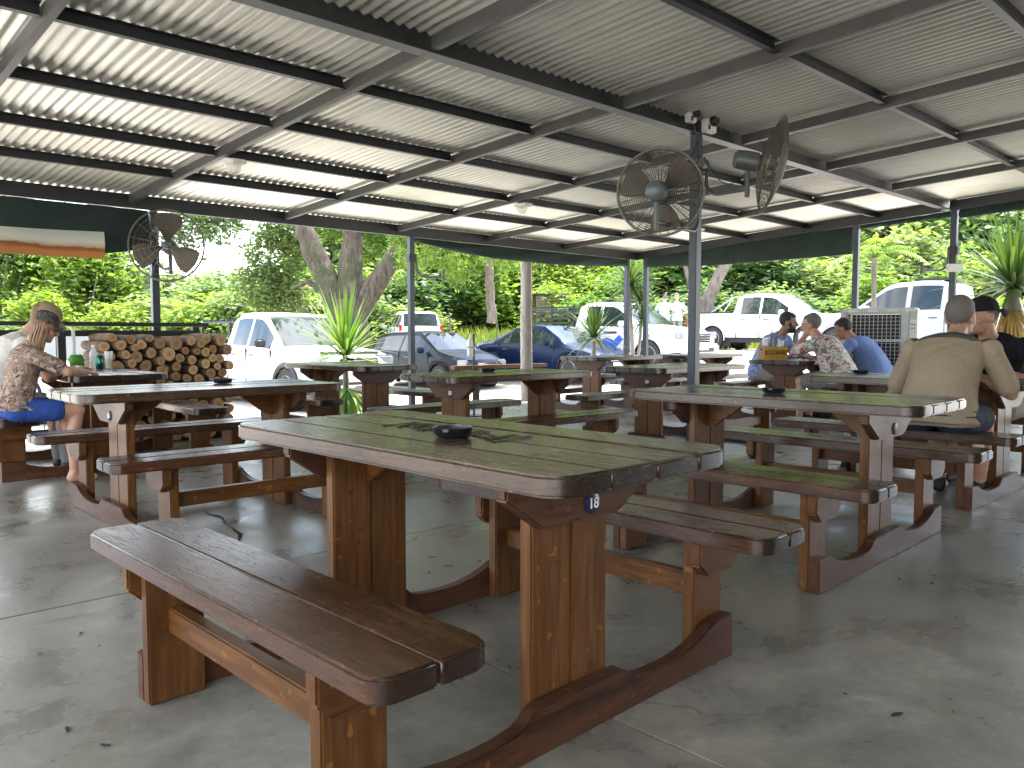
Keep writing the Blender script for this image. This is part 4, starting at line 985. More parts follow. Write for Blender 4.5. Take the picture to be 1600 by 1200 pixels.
# white pickup with cattle rails
sp = pickup_spec(1.12, 1.10, 1.80); sp.update(win=[(-.50, -.05), (.05, .98)])
p5 = Vector((17.9, 16.0)); v5 = car('pickup_truck', 'white pickup with black cattle rails and blue door lettering', 'pickup', sp, (17.35, 14.0, gz(17.35, 14.0)), HD, M['car_white'])
cr = MB().box((-2.6, 0, 1.62), (.05, 1.7, .05)).build('cattle_rail', M['black'], v5)
for z in (1.26, 1.40, 1.54, 1.68):
    for s in (-.84, .84): MB().box((-1.75, s, z), (1.75, .035, .035)).build('cattle_rail', M['black'], v5)
    MB().box((-2.61, 0, z), (.035, 1.66, .035)).build('cattle_rail', M['black'], v5); MB().box((-.90, 0, z), (.035, 1.66, .035)).build('cattle_rail', M['black'], v5)
for x in (-2.6, -1.75, -.92):
    for s in (-.84, .84): MB().box((x, s, 1.43), (.045, .05, .62)).build('rail_upright', M['black'], v5)
for s in (-.5, .5): MB().box((-.15, s, 1.845), (.06, .06, .07)).build('roof_bar_foot', M['black'], v5)
MB().box((-.15, 0, 1.885), (.06, 1.3, .03)).build('roof_bar', M['black'], v5); MB().box((.32, 0, 1.865), (.06, 1.3, .03)).build('roof_bar', M['black'], v5)
blu = plain('door_blue', (.02, .09, .42), .35)
for s in (-1, 1):
    mb = MB().prism([(.12, .62), (.62, .60), (.86, .80), (.72, .92), (.55, .78), (.30, .86), (.14, .78)], 'y', s * .913, s * .921); mb.build('door_graphic', blu, v5)
    MB().box((.42, s * .917, .98), (.42, .008, .06)).build('door_lettering', M['black'], v5); MB().box((.45, s * .917, .55), (.6, .008, .035)).build('door_lettering', blu, v5)
# white double cab with sports bar
sp = pickup_spec(1.20, 1.12, 1.82); sp.update(bmat=M['car_white'])
v6 = car('pickup_truck', 'white double cab pickup with black sports bar behind the middle post', 'pickup', sp, (23.95, 13.1, gz(23.95, 13.1)), HD, M['car_white'])
MB().box((-1.7, 0, 1.225), (1.75, 1.6, .03)).build('tonneau_cover', M['black'], v6, bevel=.01)
for s in (-.74, .74):
    MB().tube([(-1.75, s, 1.24), (-1.02, s * .9, 1.70), (-.86, s * .9, 1.72)], .032, 8).build('sports_bar', M['alloy'], v6, smooth=50); MB().tube([(-1.3, s, 1.24), (-1.0, s * .9, 1.70)], .028, 8).build('sports_bar', M['alloy'], v6, smooth=50)
# silver double cab at right, nose away to the left
sp = pickup_spec(1.16, 1.10, 1.82); sp.update(win=[(-.66, -.02), (.08, 1.0)])
v8 = car('pickup_truck', 'silver double cab pickup behind the air cooler', 'pickup', sp, (19.7, 7.0, gz(19.7, 7.0)), R_(90), M['car_silver'])
MB().box((-.35, 0, 1.845), (.7, 1.1, .05)).build('roof_rack', M['black'], v8, bevel=.01)
MB().prism([(.02, 1.80), (.22, 1.80), (.04, 1.88)], 'y', -.02, .02).build('roof_antenna', M['black'], v8)
car('suv_car', 'white car parked far off behind the right hand pickups', 'car', SUV, tuple(put(1287, 35)), HD + R_(30), M['car_white'])
car('suv_car', 'white car far behind the dark hatchback, tail towards the trees', 'car', SUV, tuple(put(645, 30)), R_(62), M['car_white'])
car('sedan_car', 'white sedan half hidden behind the black rail at far left', 'car', SEDAN, (4.0, 15.3, -.34), HD, M['car_white'])

# ------------------------------------------------------------------ plants and trees
def at_depth(px, py, d):
    p = R_(PITCH); f = FWD * math.cos(p) + Vector((0, 0, -math.sin(p))); u = RGT.cross(f)
    q = f + RGT * ((px - 800) / FPX) + u * ((600 - py) / FPX); k = d / (q.x * FWD.x + q.y * FWD.y); return Vector((0, 0, CAM_H)) + q * k
def quads_mesh(name, C, A, B, mat):
    """C centres, A half-length vectors, B half-width vectors: leaf quads (diamond)"""
    n = len(C); v = np.empty((n, 4, 3)); v[:, 0] = C - A; v[:, 1] = C + B - A * .1; v[:, 2] = C + A; v[:, 3] = C - B - A * .1
    me = bpy.data.meshes.new(name); me.vertices.add(4 * n); me.vertices.foreach_set('co', v.reshape(-1))
    me.loops.add(4 * n); me.loops.foreach_set('vertex_index', np.arange(4 * n, dtype=np.int32))
    me.polygons.add(n); me.polygons.foreach_set('loop_start', np.arange(0, 4 * n, 4, dtype=np.int32)); me.polygons.foreach_set('loop_total', np.full(n, 4, dtype=np.int32))
    me.materials.append(mat); me.update(calc_edges=True); me.validate(); return me
def leaf_cloud(name, n, blobs, size, mat, seed=0, flat=.35, inner=.45, droop=0.0):
    g = np.random.default_rng(seed); w = np.array([b[3] ** 2 for b in blobs]); k = g.choice(len(blobs), n, p=w / w.sum())
    bl = np.array([(b[0], b[1], b[2]) for b in blobs])[k]; br = np.array([b[3] for b in blobs])[k]
    d = g.normal(size=(n, 3)); d /= np.linalg.norm(d, axis=1)[:, None]
    r = inner + (1 - inner) * g.random(n) ** .6
    # sub-clumps: pull leaves towards random tufts so gaps open between them
    C = bl + d * (br * r)[:, None] * np.array([1, 1, .82])
    tn = max(8, n // 55); T = C[g.integers(0, n, tn)]; ti = g.integers(0, tn, n)
    near = T[ti] + g.normal(size=(n, 3)) * (size * 2.4); m = g.random(n) < .62; C[m] = near[m]
    A = g.normal(size=(n, 3)); A[:, 2] = A[:, 2] * flat - droop; A /= np.linalg.norm(A, axis=1)[:, None]
    B = np.cross(A, g.normal(size=(n, 3)) * np.array([.5, .5, 1])); B /= np.linalg.norm(B, axis=1)[:, None]
    s = size * (.6 + .8 * g.random(n)); return quads_mesh(name, C, A * s[:, None], B * (s * .42)[:, None], mat)
def blobset(seed, n, R, H, rmin, rmax):
    g = random.Random(seed); out = []
    for _ in range(n):
        a = g.uniform(0, 6.28); q = math.sqrt(g.random()); out.append((R * q * math.cos(a), R * q * math.sin(a), H * (.15 + .8 * g.random() * (1.15 - .55 * q)), g.uniform(rmin, rmax)))
    return out
# unit bushes about 1 m across and 1.2 high, scaled on placing
BUSH = []
for i in range(6):
    mat = (M['leaf_bush'], M['leaf_lime'], M['leaf_bush'], M['leaf_dark'], M['leaf_bush'], M['leaf_lime'])[i]
    BUSH.append(leaf_cloud('foliage', 8500, blobset(20 + i, 13, .40, 1.0, .16, .30), (.040, .034, .046, .038, .032, .042)[i], mat, 30 + i))
twig = MB()
for k in range(7):
    a = 2 * math.pi * k / 7 + .3; twig.tube([(0, 0, -.05), (.1 * math.cos(a), .1 * math.sin(a), .3), (.28 * math.cos(a + .3), .28 * math.sin(a + .3), .75)], [.02, .013, .005], 5)
TWIG = twig.mesh('stem', M['bark_grey'], 60)
gb = random.Random(3)
def bush(px, d, H, Wd, i, label, group):
    p = FWD * d + RGT * ((px - 800) / FPX * d); z = gz(p.x, p.y)
    t = empty('bush', (p.x, p.y, z - .05), gb.uniform(0, 6.28), label, 'bush', group); t.scale = (Wd, Wd, H)
    link('foliage', BUSH[i], t); link('stem', TWIG, t)
G1, G2, G3 = 'low bushes along the yard edge', 'tall bushes behind the yard', 'high trees on the slope'
for k in range(34):
    px = -260 + k * 62 + gb.uniform(-20, 20)
    if 655 < px < 800: continue
    bush(px, gb.uniform(31, 34), gb.uniform(1.7, 2.8) if px < 900 else gb.uniform(1.5, 2.5), gb.uniform(2.4, 3.6), gb.choice((0, 1, 2, 4, 5)), 'low leafy green bush at the edge of the yard', G1)
for k in range(36):
    px = -300 + k * 60 + gb.uniform(-20, 20)
    h = 5.6 if px < 215 else (3.3 if px < 640 else 4.2)
    bush(px, gb.uniform(36, 41), h * gb.uniform(.8, 1.1), gb.uniform(4, 5.8), gb.choice((0, 0, 1, 2, 3, 4, 5)) if px > 640 else gb.choice((0, 1, 2, 5, 1, 5)), 'tall leafy green bush in the thicket behind the cars', G2)
for k in range(26):
    px = 590 + k * 52 + gb.uniform(-16, 16)
    bush(px, gb.uniform(44, 52), gb.uniform(7.5, 10.5), gb.uniform(6.5, 9), gb.choice((0, 1, 2, 3, 3, 4)), 'high leafy tree crown on the slope at right', G3)
for k in range(9):
    px = -330 + k * 100 + gb.uniform(-20, 20)
    bush(px, gb.uniform(50, 58), gb.uniform(2.6, 4.0) , gb.uniform(7, 9), gb.choice((0, 2, 3, 4)), 'far hazy green bush seen over the thicket at left', 'far bushes at left')

def limb(mb, pts, r0, r1, n=12, wob=.0, seed=0):
    pts = [Vector(p) for p in pts]; g = random.Random(seed); P = []; Rr = []
    for i in range(len(pts) - 1):
        for k in range(6):
            s = (i * 6 + k) / ((len(pts) - 1) * 6); P.append(pts[i].lerp(pts[i + 1], k / 6) + Vector((g.uniform(-wob, wob), g.uniform(-wob, wob), 0))); Rr.append((r0 + (r1 - r0) * s) * (1 + g.uniform(-.06, .06)))
    P.append(pts[-1]); Rr.append(r1); mb.tube(P, Rr, n)
# the big forked tree
D0 = 24
base = at_depth(548, 520, D0); base.z = gz(base.x, base.y) - .1
bt = empty('forked_tree', base, 0, 'big forked grey brown tree trunk behind the white pickup', 'tree')
def rel(px, py, d=D0): return at_depth(px, py, d) - base
tk = MB()
limb(tk, [(0, 0, 0), rel(546, 505), rel(546, 470)], .62, .50, 16, .03, 1)
limb(tk, [rel(540, 500), rel(520, 455), rel(497, 410), rel(478, 365), rel(462, 310, 24.5), rel(440, 240, 25)], .44, .16, 14, .03, 2)
limb(tk, [rel(548, 490), rel(548, 430), rel(550, 375), rel(556, 310, 23.5), rel(570, 240, 23)], .44, .15, 14, .03, 3)
limb(tk, [rel(556, 495), rel(582, 450), rel(612, 405), rel(642, 352), rel(690, 290, 23), rel(760, 230, 22)], .36, .12, 14, .03, 4)
limb(tk, [rel(528, 478), rel(500, 452), rel(480, 440), rel(455, 452)], .16, .04, 9, .02, 5)
limb(tk, [rel(560, 330, 23.5), rel(420, 270, 21), rel(320, 300, 19.5), rel(280, 345, 19)], .12, .02, 8, .05, 6)
limb(tk, [rel(690, 290, 23), rel(760, 330, 21), rel(840, 355, 20)], .09, .02, 8, .05, 7)
tk.build('trunk', M['bark'], bt, smooth=70)
def bl(px, py, d, r): q = rel(px, py, d); return (q.x, q.y, q.z, r)
cr = [bl(430, 400, 27, 1.1), bl(415, 445, 27, 1.0), bl(450, 360, 26.5, .9), bl(440, 470, 27.5, .9)]
link('crown', leaf_cloud('crown', 9000, cr, .085, M['leaf_dark'], 50, .4), bt)
cr = [bl(600, 370, 26.5, .8), bl(585, 340, 26, .8), bl(520, 350, 26.5, .7), bl(625, 345, 25, .7)]
link('crown', leaf_cloud('crown', 4200, cr, .085, M['leaf_lime'], 51, .4), bt)
cr = [bl(300, 345, 19.2, .55), bl(340, 360, 19.4, .5), bl(275, 375, 19, .4), bl(365, 350, 20, .42), bl(330, 335, 19.5, .5)]
link('crown', leaf_cloud('crown', 2300, cr, .075, M['leaf_dark'], 52, .6, .2, .3), bt)
up = [(x, y, z, r) for x, y, z, r in blobset(60, 26, 5.2, 4.0, 1.0, 1.7)]
up = [(x, y, z + 8.2, r) for x, y, z, r in up]
link('crown', leaf_cloud('crown', 9000, up, .13, M['leaf_bush'], 53), bt)
# lime tree whose boughs hang in front of the far bank
base2 = put(720, 22); lt2 = empty('hanging_tree', base2 + Vector((0, 0, -.1)), 0, 'lime green tree with boughs hanging right of the second post', 'tree')
b2 = base2
def rel2(px, py, d): return at_depth(px, py, d) - b2
tk = MB(); limb(tk, [rel2(768, 500, 27), rel2(766, 450, 27), rel2(764, 400, 26.5), rel2(770, 330, 26)], .17, .11, 10, .02, 8)
limb(tk, [rel2(764, 400, 26.5), rel2(720, 370, 24), rel2(670, 385, 21.5)], .06, .02, 7, .03, 9); limb(tk, [rel2(766, 390, 26.5), rel2(830, 375, 24), rel2(890, 395, 22)], .06, .02, 7, .03, 10)
tk.build('trunk', M['bark_grey'], lt2, smooth=70)
cr = []
gq = random.Random(9)
for k in range(26):
    px = gq.uniform(635, 915); py = gq.uniform(350, 425) - (18 if px > 800 else 0); q = rel2(px, py, gq.uniform(20, 23)); cr.append((q.x, q.y, q.z, gq.uniform(.28, .52)))
link('crown', leaf_cloud('crown', 14000, cr, .060, M['leaf_lime'], 54, .7, .25, .5), lt2)
# leaning grey trunks right of the middle post
for (pts, r0, r1, lab) in (([(1086, 492), (1082, 455), (1074, 425), (1060, 380)], .10, .06, 'thin leaning trunk left of the thick pale trunk'), ([(1100, 492), (1108, 460), (1124, 425), (1150, 380)], .26, .17, 'thick pale leaning trunk behind the middle post')):
    b3 = put(pts[0][0], 28); t = empty('leaning_tree', b3 + Vector((0, 0, -.1)), 0, lab, 'tree')
    tk = MB(); limb(tk, [at_depth(x, y, 28) - b3 for x, y in pts], r0, r1, 10, .02, 11); tk.build('trunk', M['bark_grey'], t, smooth=70)
    q = at_depth(pts[-1][0], pts[-1][1] - 40, 28) - b3
    link('crown', leaf_cloud('crown', 2600, [(q.x + dx, q.y + dy, q.z + dz, .7) for dx, dy, dz in ((0, 0, 0), (.8, .2, .3), (-.7, .3, .5), (.1, -.5, .9))], .085, M['leaf_bush'], 55), t)
# dead branches on the bank
t = MB(); gq = random.Random(14)
for k in range(16):
    a = at_depth(gq.uniform(405, 500), gq.uniform(478, 490), 29); b = a + Vector((gq.uniform(-1.5, 1.5), gq.uniform(-.5, .5), gq.uniform(.2, 1.2))); limb(t, [a, a.lerp(b, .5) + Vector((0, 0, .15)), b], .035, .008, 5, .03, k)
o = t.build('brushwood', plain('dry_branches', (.36, .30, .24), .9), smooth=60); tag(o, 'tangle of dry bare branches behind the white pickup', 'branches', kind='stuff')

# ringed palm trunk
pb = put(823, 13); pt = empty('palm_tree', pb, 0, 'pale grey ringed palm trunk before the blue sedan', 'palm')
mb = MB(); P = []; Rr = []
for k in range(120):
    z = k * .055; P.append((.004 * math.sin(k * .2) - .006 * z, .0, z)); Rr.append((.098 - .0035 * z) * (1 + (.055 if k % 5 == 0 else 0) - (.03 if k % 5 == 1 else 0)))
mb.tube(P, Rr, 16).build('trunk', M['palm_bark'], pt, smooth=50)
def blade(mb, o, d, up, L, w, droop, n=7, fold=.25):
    """one strap leaf from o in direction d"""
    d = Vector(d).normalized(); side = d.cross(Vector((0, 0, 1))); side = side.normalized() if side.length > .05 else Vector((1, 0, 0)); vs = []; p = Vector(o); cur = d.copy()
    for k in range(n):
        s = k / (n - 1); ww = w * (.55 + .9 * s if s < .35 else (1 - s) / .65 * .87 + .0); ww = max(ww, .0015); nrm = side.cross(cur).normalized()
        vs += [p - side * ww + nrm * ww * fold, p - nrm * 0, p + side * ww + nrm * ww * fold]
        p = p + cur * (L / (n - 1)); cur = (cur + Vector((0, 0, -droop / (n - 1)))).normalized()
    mb.add(vs, [f for k in range(n - 1) for f in ((3 * k, 3 * k + 1, 3 * k + 4, 3 * k + 3), (3 * k + 1, 3 * k + 2, 3 * k + 5, 3 * k + 4))])
def rosette(parent, c, n, L, w, mat, seed, lo=-.2, hi=1.4, droop=.5, name='leaf', single=False):
    g = random.Random(seed); mb = MB(); c = Vector(c)
    for k in range(n):
        a = k * 2.39996 + g.uniform(-.2, .2); el = lo + (hi - lo) * (k / n) ** .8 + g.uniform(-.08, .08)
        d = Vector((math.cos(a) * math.cos(el), math.sin(a) * math.cos(el), math.sin(el)))
        m1 = mb if not single else MB()
        blade(m1, c + d * .02, d, None, L * g.uniform(.8, 1.1), w, droop * max(.1, math.cos(el)) * g.uniform(.6, 1.3))
        if single: m1.build(name, mat, parent, smooth=60)
    if not single: o = mb.build(name, mat, parent, smooth=60); return o
# bright yucca in the middle left
yb = Vector((5.86, 9.45, -.29)); yk = empty('yucca_plant', yb, 0, 'bright green spiky yucca between the white pickup and hatchback', 'plant')
MB().tube([(0, 0, 0), (.01, 0, .5), (0, 0, 1.06)], [.05, .042, .034], 10).build('stem', M['bark_grey'], yk, smooth=60)
rosette(yk, (0, 0, 1.06), 84, .95, .030, M['leaf_yucca'], 2, -.15, 1.45, .55, single=True)
rosette(yk, (.02, -.03, .62), 56, .66, .026, M['leaf_yucca'], 3, -1.35, -.1, .9, single=True)
# spiky plant tips behind the rail
y2 = empty('yucca_plant', (3.35, 9.6, -.30), 0, 'spiky green plant tips showing behind the black rail', 'plant')
MB().tube([(0, 0, 0), (0, 0, .8)], .04, 8).build('stem', M['bark_grey'], y2, smooth=60)
rosette(y2, (0, 0, .82), 40, .80, .022, M['leaf_yucca'], 4, .1, 1.45, .4, single=True)
# slender dracaenas by the far corner
db = put(990, 15.0); dk = empty('dracaena_plant', db, 0, 'slender dracaena with two dark rosettes at the far corner posts', 'plant')
def reld(px, py, d): return at_depth(px, py, d) - db
a0, a1, a2 = reld(984, 470, 15), reld(986, 447, 15), reld(1003, 500, 15)
MB().tube([(0, 0, 0), (.02, 0, .6), a0 * .9, a0, a1], [.05, .045, .035, .03, .03], 9).build('stem', M['palm_bark'], dk, smooth=60)
MB().tube([(.05, 0, 0), a2 * .6, a2], [.04, .03, .026], 8).build('stem', M['palm_bark'], dk, smooth=60)
rosette(dk, a1, 120, .70, .026, M['leaf_drac'], 5, -.75, 1.4, .55, single=True); rosette(dk, a0 + Vector((.18, -.1, -.02)), 56, .55, .024, M['leaf_drac'], 6, -.7, 1.2, .6, single=True)
rosette(dk, a2, 50, .50, .024, M['leaf_drac'], 7, -.9, 1.2, .7, single=True)
db2 = put(928, 14.0); dk2 = empty('dracaena_plant', db2, 0, 'low spiky dracaena left of the slender one', 'plant')
q = at_depth(928, 533, 14) - db2; MB().tube([(0, 0, 0), q], [.05, .04], 8).build('stem', M['palm_bark'], dk2, smooth=60)
rosette(dk2, q + Vector((0, 0, .05)), 80, .70, .027, M['leaf_drac'], 8, -.5, 1.45, .8, single=True)
# big yucca with a dead skirt at far right
rb = Vector((12.15, 3.2, gz(12.1, 3))); ry = empty('yucca_plant', rb, 0, 'big grey green yucca with dry brown skirt at far right', 'plant')
MB().tube([(0, 0, 0), (0, 0, 1.0), (.02, 0, 1.95)], [.15, .13, .09], 12).build('stem', M['bark_grey'], ry, smooth=60)
rosette(ry, (0, 0, 1.98), 150, 1.10, .030, M['leaf_drac'], 9, -.45, 1.45, .35, single=True)
rosette(ry, (0, 0, 1.75), 90, .75, .020, M['leaf_dead'], 10, -1.45, -.55, .5, name='dead_leaf', single=True)
rosette(ry, (0, 0, 1.25), 60, .65, .020, M['leaf_dead'], 12, -1.5, -1.0, .4, name='dead_leaf', single=True)
# small palm right
sb = put(1364, 15.5); spm = empty('palm_tree', sb, 0, 'thin young palm with yellow green fronds at right', 'palm')
q = at_depth(1366, 402, 15.5) - sb
MB().tube([(0, 0, 0), q * .5 + Vector((.02, 0, 0)), q], [.055, .045, .05], 10).build('trunk', M['bark_grey'], spm, smooth=60)
g = random.Random(21)
for k in range(11):
    a = k * 2.4; el = .35 + .9 * (k / 11); d = Vector((math.cos(a) * math.cos(el), math.sin(a) * math.cos(el), math.sin(el))); mb = MB(); p = q.copy(); cur = d.copy(); pts = [p.copy()]
    for s in range(10): p = p + cur * .105; cur = (cur + Vector((0, 0, -.16))).normalized(); pts.append(p.copy())
    mb.tube(pts, [.012 - .001 * i for i in range(11)], 4, False)
    for i in range(1, 11):
        tg = (pts[i] - pts[i - 1]).normalized(); sd_ = tg.cross(Vector((0, 0, 1))); sd_.normalize()
        for s in (-1, 1):
            for e in (0, .5): blade(mb, pts[i - 1].lerp(pts[i], e), sd_ * s + tg * .6 + Vector((0, 0, -.2)), None, .34 * math.sin(.4 + 2.5 * i / 11), .012, .5, 4)
    mb.build('frond', M['leaf_lime'] if k % 3 else M['leaf_yucca'], spm, smooth=60)
# grass on the bank: nobody could count it
n = 26000; gg = np.random.default_rng(5)
dd = gg.uniform(27.5, 33, n); px = gg.uniform(-150, 1750, n); lat = (px - 800) / FPX * dd
X = FWD.x * dd + RGT.x * lat; Y = FWD.y * dd + RGT.y * lat; Z = np.array([gz(a, b) for a, b in zip(X, Y)])
h = gg.uniform(.10, .42, n) * np.where(dd < 28.6, .5, 1); C = np.stack([X, Y, Z + h * .9], 1); A = np.stack([gg.normal(0, .25, n), gg.normal(0, .25, n), np.ones(n)], 1) * h[:, None]
th = gg.uniform(0, 6.28, n); B = np.stack([np.cos(th), np.sin(th), np.zeros(n)], 1) * .035
o = link('grass', quads_mesh('grass', C, A, B, M['grass_blade'])); tag(o, 'long yellow green grass on the bank behind the cars', 'grass', kind='stuff')
# thin fence stakes, little shed
for i, (px, lab) in enumerate(((703, 'thin fence stake left, on the grassy bank'), (776, 'thin fence stake right, on the grassy bank'))):
    p = put(px, 29.5); o = MB().tube([(0, 0, -.1), (.02, 0, .9), (0, .02, 1.55)], [.03, .028, .024], 7).build('fence_stake', M['bark_grey'], None, p, smooth=60); tag(o, lab, 'stake', 'fence stakes')
p = put(860, 33); sh = empty('plank_hut', p, R_(-30), 'small weathered plank hut behind the cattle rails', 'hut')
for k in range(10): MB().box((-.55 + k * .122, 0, .95), (.114, .03, 1.9 + .02 * (k % 3))).build('plank', M['bark_grey'], sh)
for k in range(8): MB().box((.62, .1 + k * .122, .95), (.03, .114, 1.9)).build('plank', M['bark_grey'], sh)
MB().box((.03, .5, 1.97), (1.45, 1.25, .05)).build('roof', M['steel_rafter'], sh)

# ------------------------------------------------------------------ people
def cloth(name, cols, scale=6, kind='plain', rough=.85):
    m, n, b, o = new_mat(name); v = coords(n)
    if kind == 'plain': c = ramp(n, [(.3, tuple(k * .85 for k in cols[0])), (.7, cols[0])], noise(n, v, scale, 4)).outputs[0]
    elif kind == 'stripe':
        sp = n.nodes.new('ShaderNodeSeparateXYZ'); n.links.new(v, sp.inputs[0])
        s = math_(n, 'SINE', math_(n, 'MULTIPLY', math_(n, 'ADD', sp.outputs['X'], math_(n, 'MULTIPLY', noise(n, v, 3, 2), .05)), 420.0))
        c = ramp(n, [(.2, cols[0]), (.8, cols[1])], math_(n, 'ADD', math_(n, 'MULTIPLY', s, .5), .5)).outputs[0]
    else:                                            # printed blobs
        c = ramp(n, [(.0, cols[0]), (1, cols[0])], noise(n, v, 3)).outputs[0]
        for i, k in enumerate(cols[1:]):
            f = N(n, 'ShaderNodeTexNoise', Scale=scale * (1 + .35 * i), Detail=3.5, Roughness=.6, Distortion=1.2); mp = n.nodes.new('ShaderNodeMapping'); mp.inputs['Location'].default_value = (i * 3.7, i * 1.9, i * 5.1)
            n.links.new(v, mp.inputs[0]); n.links.new(mp.outputs[0], f.inputs['Vector'])
            c = mixc(n, ramp(n, [(.56, (0, 0, 0)), (.59, (1, 1, 1))], f.outputs['Fac']).outputs[0], c, k)
    n.links.new(c, b.inputs['Base Color']); b.inputs['Roughness'].default_value = rough; b.inputs['Specular IOR Level'].default_value = .2
    wr = noise(n, coords(n, (1, 1, .55)), 7, 4, .55, 1.0); bump(n, b, wr, .75, .035)
    return m
def skin_mat(name, col):
    m, n, b, o = new_mat(name); v = coords(n); c = ramp(n, [(.3, tuple(k * .88 for k in col)), (.7, tuple(min(1, k * 1.08) for k in col))], noise(n, v, 18, 4)).outputs[0]
    n.links.new(c, b.inputs['Base Color']); b.inputs['Roughness'].default_value = .5; b.inputs['Subsurface Weight'].default_value = .0; bump(n, b, noise(n, v, 90, 3), .15, .003); return m
SK1, SK2, SK3 = skin_mat('skin_fair', (.46, .25, .17)), skin_mat('skin_tan', (.33, .17, .105)), skin_mat('skin_olive', (.27, .15, .095))
H_DK = plain('hair_dark', (.016, .012, .010), .6, bmp=.6, scale=60); H_GR = plain('hair_grey', (.13, .115, .10), .7, bmp=.6, scale=60); H_BR = plain('hair_brown', (.16, .085, .04), .55, bmp=.6, scale=60)
EYE = plain('eye_dark', (.02, .015, .012), .2); LIP = plain('lips', (.30, .11, .09), .5); SHOE = plain('shoe_black', (.02, .02, .022), .6)

